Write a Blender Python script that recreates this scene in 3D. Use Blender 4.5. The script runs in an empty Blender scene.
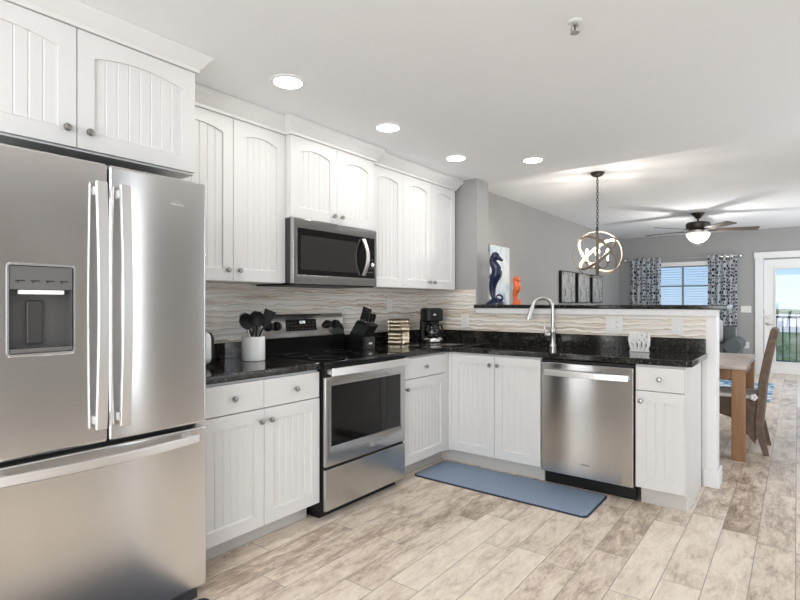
import bpy, bmesh, math, random
from mathutils import Vector, Matrix
R = math.radians
PI = math.pi
random.seed(7)
S = bpy.context.scene
C = S.collection

# ------------------------------------------------------------------ camera, world, light, exposure
cam_d = bpy.data.cameras.new('camera')
cam = bpy.data.objects.new('camera', cam_d)
C.objects.link(cam)
cam.location = (2.8125, 0.0, 1.2554)
cam.rotation_euler = (R(90), 0, R(37.506))
cam_d.sensor_width = 36.0
cam_d.lens = 36.0 * 517.72 / 800.0
cam_d.shift_y = 3.17 / 800.0
cam_d.clip_start = 0.05
cam_d.clip_end = 1000
S.camera = cam

S.view_settings.view_transform = 'Standard'
S.view_settings.look = 'None'
S.view_settings.gamma = 1.0
S.view_settings.use_curve_mapping = False
S.view_settings.exposure = 0.16
S.cycles.use_denoising = True
S.cycles.max_bounces = 10
S.cycles.diffuse_bounces = 6
S.cycles.glossy_bounces = 5
S.cycles.transparent_max_bounces = 12
S.cycles.sample_clamp_indirect = 6.0
S.cycles.caustics_reflective = False
S.cycles.caustics_refractive = False

W = bpy.data.worlds.new('sky')
S.world = W
W.use_nodes = True
wn, wl = W.node_tree.nodes, W.node_tree.links
wn.clear()
wo = wn.new('ShaderNodeOutputWorld')
wb = wn.new('ShaderNodeBackground')
wt = wn.new('ShaderNodeTexCoord')
wsep = wn.new('ShaderNodeSeparateXYZ')
wr = wn.new('ShaderNodeValToRGB')
wr.color_ramp.elements[0].position = 0.0
wr.color_ramp.elements[0].color = (0.50, 0.69, 0.90, 1)
wr.color_ramp.elements[1].position = 0.45
wr.color_ramp.elements[1].color = (0.22, 0.45, 0.85, 1)
e = wr.color_ramp.elements.new(0.1)
e.color = (0.36, 0.60, 0.93, 1)
wl.new(wt.outputs['Generated'], wsep.inputs[0])
wl.new(wsep.outputs['Z'], wr.inputs[0])
wl.new(wr.outputs[0], wb.inputs[0])
wb.inputs[1].default_value = 1.05
wl.new(wb.outputs[0], wo.inputs[0])

CAN_W = 2.0          # watts of every recessed ceiling lamp
FILL_BACK = 104.0     # unseen fill light added behind the camera
FILL_SIDE = 3.0      # unseen narrow light added to draw the streak on the fridge
FILL_LIVING = 44.0    # fill light added out of view beside the living room
FILL_DINING = 22.0     # fill light added out of view on the dining side
FILL_RIGHT = 12.0      # fill light added out of view at the kitchen's right wall
CHAND_W = 7.5        # one chandelier candle
FAN_W = 30.0


def area_light(name, loc, rot, sx, sy, power, color=(1, 1, 1)):
    d = bpy.data.lights.new(name, 'AREA')
    d.shape = 'RECTANGLE'
    d.size, d.size_y, d.energy, d.color = sx, sy, power, color
    o = bpy.data.objects.new(name, d)
    o.location = loc
    o.rotation_euler = rot
    C.objects.link(o)
    return o


sun_d = bpy.data.lights.new('sun', 'SUN')
sun_d.energy, sun_d.angle, sun_d.color = 2.6, R(1.5), (1.0, 0.95, 0.88)
sun = bpy.data.objects.new('sun', sun_d)
sun.rotation_euler = (R(38), 0, R(8))
sun.location = (0, -20, 30)
C.objects.link(sun)
FILL_COL = (0.98, 0.99, 1.0)  # tint of the added area lights below; their windows are made up
area_light('fill_light_back', (2.9, -2.16, 1.35), (R(90), 0, 0), 2.6, 2.0, FILL_BACK, FILL_COL)
area_light('fill_light_streak', (4.36, 2.60, 1.35), (0, R(90), 0), 1.9, 0.13, FILL_SIDE, FILL_COL)
area_light('fill_light_living', (4.36, 9.3, 1.3), (0, R(90), 0), 2.0, 2.6, FILL_LIVING, FILL_COL)
area_light('fill_light_kitchen', (4.36, -0.6, 1.3), (0, R(90), 0), 2.0, 1.6, FILL_RIGHT, FILL_COL)
area_light('fill_light_dining', (4.36, 4.3, 1.3), (0, R(90), 0), 2.0, 1.4, FILL_DINING, FILL_COL)


# ------------------------------------------------------------------ materials
def newmat(name):
    m = bpy.data.materials.new(name)
    m.use_nodes = True
    n = m.node_tree.nodes
    return m, n, m.node_tree.links, n['Principled BSDF']


def mat(name, col, rough=0.5, metal=0.0, spec=0.5, bump=0.0, bscale=40, var=0.0, vscale=6, coat=0.0):
    m, n, l, b = newmat(name)
    b.inputs['Base Color'].default_value = (*col, 1)
    b.inputs['Roughness'].default_value = rough
    b.inputs['Metallic'].default_value = metal
    b.inputs['Specular IOR Level'].default_value = spec
    b.inputs['Coat Weight'].default_value = coat
    tc = n.new('ShaderNodeTexCoord')
    nz = n.new('ShaderNodeTexNoise')
    nz.inputs['Scale'].default_value = vscale
    nz.inputs['Detail'].default_value = 4
    l.new(tc.outputs['Object'], nz.inputs['Vector'])
    mx = n.new('ShaderNodeMix')
    mx.data_type = 'RGBA'
    v = max(var, 0.015)
    mx.inputs['A'].default_value = (*[c * (1 - v) for c in col], 1)
    mx.inputs['B'].default_value = (*[min(1, c * (1 + v)) for c in col], 1)
    l.new(nz.outputs['Fac'], mx.inputs['Factor'])
    l.new(mx.outputs['Result'], b.inputs['Base Color'])
    if bump:
        n2 = n.new('ShaderNodeTexNoise')
        n2.inputs['Scale'].default_value = bscale
        n2.inputs['Detail'].default_value = 3
        l.new(tc.outputs['Object'], n2.inputs['Vector'])
        bp = n.new('ShaderNodeBump')
        bp.inputs['Strength'].default_value = bump
        bp.inputs['Distance'].default_value = 0.01
        l.new(n2.outputs['Fac'], bp.inputs['Height'])
        l.new(bp.outputs['Normal'], b.inputs['Normal'])
    return m


def emis(name, col, strength, base=(0.9, 0.9, 0.9)):
    m, n, l, b = newmat(name)
    b.inputs['Base Color'].default_value = (*base, 1)
    b.inputs['Emission Color'].default_value = (*col, 1)
    b.inputs['Emission Strength'].default_value = strength
    return m


def math_node(n, l, op, a, b=None):
    q = n.new('ShaderNodeMath')
    q.operation = op
    for i, v in enumerate((a, b)):
        if v is None:
            continue
        if isinstance(v, (int, float)):
            q.inputs[i].default_value = v
        else:
            l.new(v, q.inputs[i])
    return q.outputs[0]


def ramp(n, l, fac, stops, interp='LINEAR'):
    r = n.new('ShaderNodeValToRGB')
    r.color_ramp.interpolation = interp
    els = r.color_ramp.elements
    els[0].position, els[0].color = stops[0][0], (*stops[0][1], 1)
    els[1].position, els[1].color = stops[-1][0], (*stops[-1][1], 1)
    for p, c in stops[1:-1]:
        e = els.new(p)
        e.color = (*c, 1)
    l.new(fac, r.inputs[0])
    return r.outputs[0]


def m_floor():
    m, n, l, b = newmat('wood_look_tile')
    tc = n.new('ShaderNodeTexCoord')
    sp = n.new('ShaderNodeSeparateXYZ')
    l.new(tc.outputs['Object'], sp.inputs[0])
    x, y = sp.outputs['X'], sp.outputs['Y']
    u = math_node(n, l, 'DIVIDE', math_node(n, l, 'SUBTRACT', x, 2.318 - 0.1625 * 40), 0.1625)
    row = math_node(n, l, 'FLOOR', u)
    wn1 = n.new('ShaderNodeTexWhiteNoise')
    wn1.noise_dimensions = '1D'
    l.new(row, wn1.inputs['W'])
    v = math_node(n, l, 'ADD', math_node(n, l, 'DIVIDE', math_node(n, l, 'ADD', y, 20.0), 0.92), math_node(n, l, 'MULTIPLY', wn1.outputs['Value'], 3.0))
    col = math_node(n, l, 'FLOOR', v)
    fu = math_node(n, l, 'FRACT', u)
    fv = math_node(n, l, 'FRACT', v)
    du = math_node(n, l, 'MULTIPLY', math_node(n, l, 'MINIMUM', fu, math_node(n, l, 'SUBTRACT', 1.0, fu)), 0.1625)
    dv = math_node(n, l, 'MULTIPLY', math_node(n, l, 'MINIMUM', fv, math_node(n, l, 'SUBTRACT', 1.0, fv)), 0.92)
    dist = math_node(n, l, 'MINIMUM', du, dv)
    grout = math_node(n, l, 'LESS_THAN', dist, 0.0022)
    cmb = n.new('ShaderNodeCombineXYZ')
    l.new(row, cmb.inputs[0])
    l.new(col, cmb.inputs[1])
    wn2 = n.new('ShaderNodeTexWhiteNoise')
    wn2.noise_dimensions = '2D'
    l.new(cmb.outputs[0], wn2.inputs['Vector'])
    # streaky weathered pattern along the plank, shifted for every plank
    c2 = n.new('ShaderNodeCombineXYZ')
    l.new(math_node(n, l, 'MULTIPLY', x, 13.0), c2.inputs[0])
    l.new(math_node(n, l, 'MULTIPLY', y, 4.0), c2.inputs[1])
    l.new(math_node(n, l, 'MULTIPLY', wn2.outputs['Value'], 40.0), c2.inputs[2])
    nz = n.new('ShaderNodeTexNoise')
    nz.inputs['Scale'].default_value = 1.0
    nz.inputs['Detail'].default_value = 9
    nz.inputs['Roughness'].default_value = 0.72
    nz.inputs['Distortion'].default_value = 0.45
    l.new(c2.outputs[0], nz.inputs['Vector'])
    c3 = n.new('ShaderNodeCombineXYZ')
    l.new(math_node(n, l, 'MULTIPLY', x, 60.0), c3.inputs[0])
    l.new(math_node(n, l, 'MULTIPLY', y, 12.0), c3.inputs[1])
    l.new(math_node(n, l, 'MULTIPLY', wn2.outputs['Value'], 23.0), c3.inputs[2])
    nz2 = n.new('ShaderNodeTexNoise')
    nz2.inputs['Scale'].default_value = 1.0
    nz2.inputs['Detail'].default_value = 6
    nz2.inputs['Distortion'].default_value = 1.6
    l.new(c3.outputs[0], nz2.inputs['Vector'])
    f = math_node(n, l, 'ADD', math_node(n, l, 'MULTIPLY', nz.outputs['Fac'], 0.74), math_node(n, l, 'MULTIPLY', nz2.outputs['Fac'], 0.26))
    f = math_node(n, l, 'ADD', f, math_node(n, l, 'MULTIPLY', math_node(n, l, 'SUBTRACT', wn2.outputs['Value'], 0.5), 0.17))
    c = ramp(n, l, f, [(0.30, (0.26, 0.19, 0.14)), (0.40, (0.48, 0.38, 0.295)), (0.49, (0.71, 0.60, 0.49)), (0.62, (0.88, 0.775, 0.655))])
    mx = n.new('ShaderNodeMix')
    mx.data_type = 'RGBA'
    l.new(math_node(n, l, 'MULTIPLY', grout, 0.75), mx.inputs['Factor'])
    l.new(c, mx.inputs['A'])
    mx.inputs['B'].default_value = (0.26, 0.225, 0.195, 1)
    l.new(mx.outputs['Result'], b.inputs['Base Color'])
    b.inputs['Roughness'].default_value = 0.36
    bp = n.new('ShaderNodeBump')
    bp.inputs['Strength'].default_value = 0.25
    bp.inputs['Distance'].default_value = 0.004
    l.new(math_node(n, l, 'SUBTRACT', math_node(n, l, 'MULTIPLY', nz2.outputs['Fac'], 0.35), grout), bp.inputs['Height'])
    l.new(bp.outputs['Normal'], b.inputs['Normal'])
    return m


def m_tile(name, axis):
    """wavy relief wall tile: undulating horizontal bands of cream, tan and grey"""
    m, n, l, b = newmat(name)
    tc = n.new('ShaderNodeTexCoord')
    sp = n.new('ShaderNodeSeparateXYZ')
    l.new(tc.outputs['Object'], sp.inputs[0])
    s = sp.outputs[axis]
    z = sp.outputs['Z']
    nw = n.new('ShaderNodeTexNoise')
    nw.inputs['Scale'].default_value = 1.0
    nw.inputs['Detail'].default_value = 2
    cw = n.new('ShaderNodeCombineXYZ')
    l.new(math_node(n, l, 'MULTIPLY', s, 6.0), cw.inputs[0])
    l.new(math_node(n, l, 'MULTIPLY', z, 16.0), cw.inputs[1])
    l.new(cw.outputs[0], nw.inputs['Vector'])
    zz = math_node(n, l, 'ADD', z, math_node(n, l, 'MULTIPLY', nw.outputs['Fac'], 0.05))
    cb = n.new('ShaderNodeCombineXYZ')
    l.new(math_node(n, l, 'MULTIPLY', s, 1.1), cb.inputs[0])
    l.new(math_node(n, l, 'MULTIPLY', zz, 34.0), cb.inputs[1])
    nb = n.new('ShaderNodeTexNoise')
    nb.inputs['Scale'].default_value = 1.0
    nb.inputs['Detail'].default_value = 5
    nb.inputs['Roughness'].default_value = 0.6
    l.new(cb.outputs[0], nb.inputs['Vector'])
    c = ramp(n, l, nb.outputs['Fac'], [(0.28, (0.32, 0.24, 0.17)), (0.37, (0.60, 0.49, 0.385)), (0.45, (0.80, 0.71, 0.60)), (0.54, (0.88, 0.85, 0.79)), (0.63, (0.80, 0.755, 0.68)), (0.74, (0.66, 0.63, 0.56))])
    wv = math_node(n, l, 'SINE', math_node(n, l, 'MULTIPLY', zz, 2 * PI / 0.036))
    thin = math_node(n, l, 'GREATER_THAN', wv, 0.955)
    mx = n.new('ShaderNodeMix')
    mx.data_type = 'RGBA'
    l.new(math_node(n, l, 'MULTIPLY', thin, 0.65), mx.inputs['Factor'])
    l.new(c, mx.inputs['A'])
    mx.inputs['B'].default_value = (0.24, 0.18, 0.14, 1)
    l.new(mx.outputs['Result'], b.inputs['Base Color'])
    b.inputs['Roughness'].default_value = 0.22
    bp = n.new('ShaderNodeBump')
    bp.inputs['Strength'].default_value = 0.22
    bp.inputs['Distance'].default_value = 0.008
    l.new(wv, bp.inputs['Height'])
    l.new(bp.outputs['Normal'], b.inputs['Normal'])
    return m


def m_granite():
    m, n, l, b = newmat('black_granite')
    tc = n.new('ShaderNodeTexCoord')
    vo = n.new('ShaderNodeTexVoronoi')
    vo.inputs['Scale'].default_value = 230
    l.new(tc.outputs['Object'], vo.inputs['Vector'])
    nz = n.new('ShaderNodeTexNoise')
    nz.inputs['Scale'].default_value = 35
    nz.inputs['Detail'].default_value = 6
    l.new(tc.outputs['Object'], nz.inputs['Vector'])
    sep = n.new('ShaderNodeSeparateColor')
    l.new(vo.outputs['Color'], sep.inputs[0])
    f = math_node(n, l, 'MULTIPLY', sep.outputs[0], nz.outputs['Fac'])
    c = ramp(n, l, f, [(0.0, (0.008, 0.008, 0.007)), (0.40, (0.018, 0.017, 0.014)), (0.50, (0.05, 0.045, 0.036)), (0.66, (0.24, 0.22, 0.19))])
    l.new(c, b.inputs['Base Color'])
    b.inputs['Roughness'].default_value = 0.09
    return m


def m_steel(name, axis='Z', col=(0.56, 0.56, 0.555), rough=0.16, an=0.95):
    """brushed stainless: fine horizontal brushing, highlights drawn out along the given axis"""
    m, n, l, b = newmat(name)
    tc = n.new('ShaderNodeTexCoord')
    mp = n.new('ShaderNodeMapping')
    mp.inputs['Scale'].default_value = (2.0, 2.0, 420.0)
    l.new(tc.outputs['Object'], mp.inputs['Vector'])
    nz = n.new('ShaderNodeTexNoise')
    nz.inputs['Scale'].default_value = 1.0
    nz.inputs['Detail'].default_value = 2
    l.new(mp.outputs[0], nz.inputs['Vector'])
    mx = n.new('ShaderNodeMix')
    mx.data_type = 'RGBA'
    mx.inputs['A'].default_value = (*[c * 0.94 for c in col], 1)
    mx.inputs['B'].default_value = (*[c * 1.06 for c in col], 1)
    l.new(nz.outputs['Fac'], mx.inputs['Factor'])
    l.new(mx.outputs['Result'], b.inputs['Base Color'])
    b.inputs['Metallic'].default_value = 1.0
    b.inputs['Roughness'].default_value = rough
    b.inputs['Anisotropic'].default_value = an
    b.inputs['Anisotropic Rotation'].default_value = 0.25
    tg = n.new('ShaderNodeTangent')
    tg.direction_type = 'RADIAL'
    tg.axis = axis
    l.new(tg.outputs[0], b.inputs['Tangent'])
    return m


def m_glass(name, col=(1, 1, 1), rough=0.0):
    m, n, l, b = newmat(name)
    n.remove(b)
    out = n['Material Output']
    tr = n.new('ShaderNodeBsdfTransparent')
    tr.inputs[0].default_value = (*col, 1)
    gl = n.new('ShaderNodeBsdfGlossy')
    gl.inputs['Roughness'].default_value = rough
    fr = n.new('ShaderNodeFresnel')
    fr.inputs['IOR'].default_value = 1.45
    mx = n.new('ShaderNodeMixShader')
    l.new(fr.outputs[0], mx.inputs[0])
    l.new(tr.outputs[0], mx.inputs[1])
    l.new(gl.outputs[0], mx.inputs[2])
    l.new(mx.outputs[0], out.inputs[0])
    return m


def m_wood(name, c0, c1, axis='Z', rough=0.45, scale=1.0):
    m, n, l, b = newmat(name)
    tc = n.new('ShaderNodeTexCoord')
    mp = n.new('ShaderNodeMapping')
    sc = {'X': (2, 30, 30), 'Y': (30, 2, 30), 'Z': (30, 30, 2)}[axis]
    mp.inputs['Scale'].default_value = tuple(v * scale for v in sc)
    l.new(tc.outputs['Object'], mp.inputs['Vector'])
    nz = n.new('ShaderNodeTexNoise')
    nz.inputs['Scale'].default_value = 1.0
    nz.inputs['Detail'].default_value = 5
    nz.inputs['Distortion'].default_value = 0.5
    l.new(mp.outputs[0], nz.inputs['Vector'])
    c = ramp(n, l, nz.outputs['Fac'], [(0.3, c0), (0.7, c1)])
    l.new(c, b.inputs['Base Color'])
    b.inputs['Roughness'].default_value = rough
    return m


def m_wicker():
    m, n, l, b = newmat('woven_wicker')
    tc = n.new('ShaderNodeTexCoord')
    sp = n.new('ShaderNodeSeparateXYZ')
    l.new(tc.outputs['Object'], sp.inputs[0])
    h = math_node(n, l, 'ADD', sp.outputs['X'], sp.outputs['Y'])
    a = math_node(n, l, 'SINE', math_node(n, l, 'MULTIPLY', h, 260.0))
    z = math_node(n, l, 'SINE', math_node(n, l, 'MULTIPLY', sp.outputs['Z'], 420.0))
    w = math_node(n, l, 'ADD', math_node(n, l, 'MULTIPLY', math_node(n, l, 'MULTIPLY', a, z), 0.5), 0.5)
    nz = n.new('ShaderNodeTexNoise')
    nz.inputs['Scale'].default_value = 30
    l.new(tc.outputs['Object'], nz.inputs['Vector'])
    f = math_node(n, l, 'ADD', math_node(n, l, 'MULTIPLY', w, 0.5), math_node(n, l, 'MULTIPLY', nz.outputs['Fac'], 0.5))
    c = ramp(n, l, f, [(0.2, (0.035, 0.022, 0.014)), (0.5, (0.125, 0.083, 0.055)), (0.8, (0.28, 0.20, 0.14))])
    l.new(c, b.inputs['Base Color'])
    b.inputs['Roughness'].default_value = 0.6
    bp = n.new('ShaderNodeBump')
    bp.inputs['Strength'].default_value = 0.7
    bp.inputs['Distance'].default_value = 0.004
    l.new(w, bp.inputs['Height'])
    l.new(bp.outputs['Normal'], b.inputs['Normal'])
    return m


def m_curtain():
    m, n, l, b = newmat('trellis_print_fabric')
    tc = n.new('ShaderNodeTexCoord')
    sp = n.new('ShaderNodeSeparateXYZ')
    l.new(tc.outputs['UV'], sp.inputs[0])
    cb = n.new('ShaderNodeCombineXYZ')
    l.new(math_node(n, l, 'MULTIPLY', sp.outputs['X'], 1.0), cb.inputs[0])
    l.new(math_node(n, l, 'MULTIPLY', sp.outputs['Y'], 1.0), cb.inputs[1])
    vo = n.new('ShaderNodeTexVoronoi')
    vo.feature = 'DISTANCE_TO_EDGE'
    vo.inputs['Scale'].default_value = 16.0
    vo.inputs['Randomness'].default_value = 0.55
    l.new(cb.outputs[0], vo.inputs['Vector'])
    c = ramp(n, l, vo.outputs['Distance'], [(0.0, (0.80, 0.82, 0.84)), (0.17, (0.80, 0.82, 0.84)), (0.20, (0.012, 0.017, 0.045)), (1.0, (0.018, 0.025, 0.06))], 'LINEAR')
    l.new(c, b.inputs['Base Color'])
    b.inputs['Roughness'].default_value = 0.85
    out = n['Material Output']
    tl = n.new('ShaderNodeBsdfTranslucent')
    l.new(c, tl.inputs[0])
    mx = n.new('ShaderNodeMixShader')
    mx.inputs[0].default_value = 0.6
    l.new(b.outputs[0], mx.inputs[1])
    l.new(tl.outputs[0], mx.inputs[2])
    l.new(mx.outputs[0], out.inputs[0])
    return m


def m_noise_ramp(name, scale, stops, rough=0.6, detail=5, mscale=(1, 1, 1), distort=0.0, bump=0.0):
    m, n, l, b = newmat(name)
    tc = n.new('ShaderNodeTexCoord')
    mp = n.new('ShaderNodeMapping')
    mp.inputs['Scale'].default_value = mscale
    l.new(tc.outputs['Object'], mp.inputs['Vector'])
    nz = n.new('ShaderNodeTexNoise')
    nz.inputs['Scale'].default_value = scale
    nz.inputs['Detail'].default_value = detail
    nz.inputs['Distortion'].default_value = distort
    l.new(mp.outputs[0], nz.inputs['Vector'])
    l.new(ramp(n, l, nz.outputs['Fac'], stops), b.inputs['Base Color'])
    b.inputs['Roughness'].default_value = rough
    if bump:
        bp = n.new('ShaderNodeBump')
        bp.inputs['Strength'].default_value = bump
        bp.inputs['Distance'].default_value = 0.02
        l.new(nz.outputs['Fac'], bp.inputs['Height'])
        l.new(bp.outputs['Normal'], b.inputs['Normal'])
    return m


def m_mat(name, c0, c1):
    """ribbed cushion mat: fine basket weave"""
    m, n, l, b = newmat(name)
    tc = n.new('ShaderNodeTexCoord')
    sp = n.new('ShaderNodeSeparateXYZ')
    l.new(tc.outputs['Object'], sp.inputs[0])
    a = math_node(n, l, 'SINE', math_node(n, l, 'MULTIPLY', sp.outputs['X'], 2 * PI / 0.022))
    d = math_node(n, l, 'SINE', math_node(n, l, 'MULTIPLY', sp.outputs['Y'], 2 * PI / 0.022))
    w = math_node(n, l, 'ADD', math_node(n, l, 'MULTIPLY', math_node(n, l, 'MULTIPLY', a, d), 0.5), 0.5)
    l.new(ramp(n, l, w, [(0.15, c0), (0.6, c1)]), b.inputs['Base Color'])
    b.inputs['Roughness'].default_value = 0.5
    bp = n.new('ShaderNodeBump')
    bp.inputs['Strength'].default_value = 0.5
    bp.inputs['Distance'].default_value = 0.004
    l.new(w, bp.inputs['Height'])
    l.new(bp.outputs['Normal'], b.inputs['Normal'])
    return m


M = dict(
    floor=m_floor(),
    tile_left=m_tile('wavy_tile_range_wall', 'Y'),
    tile_back=m_tile('wavy_tile_bar_wall', 'X'),
    granite=m_granite(),
    steel=m_steel('brushed_stainless'),
    steel_fridge=m_steel('brushed_stainless_satin', col=(0.73, 0.722, 0.712), rough=0.18, an=0.94),
    steel_lt=m_steel('polished_handle_steel', col=(0.80, 0.79, 0.775), rough=0.36, an=0.2),
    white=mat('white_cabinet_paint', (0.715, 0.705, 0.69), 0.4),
    trim=mat('white_trim_paint', (0.82, 0.82, 0.81), 0.4),
    ceil=mat('ceiling_paint', (0.85, 0.86, 0.87), 0.85, bump=0.05, bscale=120),
    wall=mat('grey_wall_paint', (0.36, 0.355, 0.35), 0.75, bump=0.04, bscale=150),
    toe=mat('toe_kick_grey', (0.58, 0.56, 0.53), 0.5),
    black=mat('black_plastic', (0.008, 0.008, 0.008), 0.45, spec=0.3),
    blackgloss=mat('black_glass', (0.006, 0.006, 0.006), 0.06),
    charcoal=mat('charcoal_steel', (0.045, 0.045, 0.044), 0.4),
    grey_pl=mat('grey_appliance_plastic', (0.13, 0.126, 0.12), 0.4),
    grey_cav=mat('dispenser_cavity_grey', (0.085, 0.083, 0.08), 0.45),
    silver=mat('silver_metal', (0.75, 0.75, 0.74), 0.25, 1.0),
    nickel=mat('satin_nickel', (0.62, 0.60, 0.57), 0.28, 1.0),
    knob=mat('pewter_knob', (0.36, 0.34, 0.32), 0.3, 1.0),
    bronze=mat('dark_bronze', (0.06, 0.052, 0.045), 0.4, 0.7),
    plate=mat('white_outlet_plastic', (0.80, 0.79, 0.77), 0.4),
    ceramic=mat('white_ceramic', (0.85, 0.85, 0.83), 0.25),
    gold=mat('gold_metal', (0.86, 0.76, 0.58), 0.16, 1.0),
    golddark=mat('shaded_brass', (0.12, 0.09, 0.055), 0.45, 0.6),
    glass=m_glass('window_glass'),
    carafe=m_glass('carafe_glass', (0.85, 0.85, 0.85), 0.02),
    micro_glass=mat('microwave_window', (0.030, 0.029, 0.027), 0.12),
    navy=mat('navy_glaze', (0.012, 0.020, 0.060), 0.25, var=0.2, vscale=30),
    orange=mat('orange_glaze', (0.80, 0.155, 0.04), 0.3, var=0.15, vscale=30),
    table=m_wood('honey_oak', (0.24, 0.12, 0.052), (0.37, 0.20, 0.095), 'Z'),
    tabletop=m_wood('weathered_table_top', (0.36, 0.29, 0.24), (0.58, 0.50, 0.44), 'X', 0.28),
    wicker=m_wicker(),
    cushion=mat('white_cushion', (0.78, 0.77, 0.75), 0.9),
    curtain=m_curtain(),
    sofa=mat('grey_sofa_fabric', (0.10, 0.112, 0.115), 0.9, var=0.08, vscale=60),
    sofalt=mat('light_grey_pillow', (0.42, 0.43, 0.43), 0.9),
    blind=mat('sky_tinted_blind_slats', (0.66, 0.74, 0.82), 0.5),  # blue of the sky behind mixed into the white slats
    ring=mat('weathered_taupe_band', (0.20, 0.17, 0.13), 0.6, var=0.2, vscale=25),
    fanblade=m_wood('dark_walnut_blade', (0.055, 0.04, 0.03), (0.10, 0.075, 0.055), 'X'),
    candle=mat('cream_candle_sleeve', (0.82, 0.78, 0.66), 0.5),
    bulb=emis('lit_bulb', (1.0, 0.93, 0.82), 3.0),
    bowl=emis('frosted_lit_bowl', (1.0, 0.97, 0.92), 0.9),
    can=emis('lit_downlight', (1.0, 0.985, 0.96), 14.0),
    display=emis('blue_white_digits', (0.85, 0.95, 1.0), 0.9),
    lamp_white=emis('dispenser_lamp', (1.0, 1.0, 0.98), 0.35),
    mat_blue=m_mat('blue_woven_mat', (0.09, 0.13, 0.19), (0.32, 0.41, 0.54)),
    mat_dark=mat('dark_mat_edge', (0.018, 0.024, 0.045), 0.6),
    rug=m_noise_ramp('blue_white_rug', 5.0, [(0.40, (0.75, 0.77, 0.78)), (0.47, (0.55, 0.66, 0.76)), (0.52, (0.06, 0.22, 0.42)), (0.60, (0.10, 0.30, 0.50)), (0.66, (0.74, 0.76, 0.78))], 0.9),
    canvas=m_noise_ramp('watery_blue_canvas', 4.0, [(0.35, (0.33, 0.45, 0.62)), (0.48, (0.62, 0.70, 0.78)), (0.60, (0.76, 0.79, 0.78)), (0.75, (0.80, 0.80, 0.74))], 0.8, 6, (1, 1.2, 0.8), 1.0),
    art=m_noise_ramp('silvery_branch_art', 6.0, [(0.36, (0.05, 0.05, 0.05)), (0.44, (0.28, 0.28, 0.27)), (0.55, (0.42, 0.42, 0.40)), (0.70, (0.52, 0.51, 0.49))], 0.5, 6, (1, 1.6, 1.0), 1.6),
    winframe=mat('backlit_window_frame', (0.22, 0.24, 0.26), 0.5),  # backlit darkness put into the frame colour
    canvas_edge=mat('white_canvas_edge', (0.78, 0.78, 0.74), 0.8),
    grass=m_noise_ramp('lawn', 0.3, [(0.3, (0.10, 0.14, 0.05)), (0.7, (0.22, 0.26, 0.12))], 0.9),
    sand=mat('pale_sand', (0.62, 0.58, 0.52), 0.9, var=0.1, vscale=0.05),
    leaf=m_noise_ramp('bush_leaf', 6.0, [(0.3, (0.03, 0.06, 0.02)), (0.7, (0.14, 0.20, 0.08))], 0.8),
    deck=mat('balcony_concrete', (0.55, 0.54, 0.52), 0.8),
    house=mat('far_house_wall', (0.75, 0.73, 0.70), 0.8),
    roof=mat('far_house_roof', (0.45, 0.22, 0.18), 0.8),
    ink=mat('dark_print', (0.05, 0.05, 0.05), 0.5),
    coral=mat('white_coral_resin', (0.84, 0.83, 0.80), 0.4),
    basin=m_steel('sink_steel', col=(0.35, 0.345, 0.34), rough=0.35, an=0.3),
)


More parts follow.
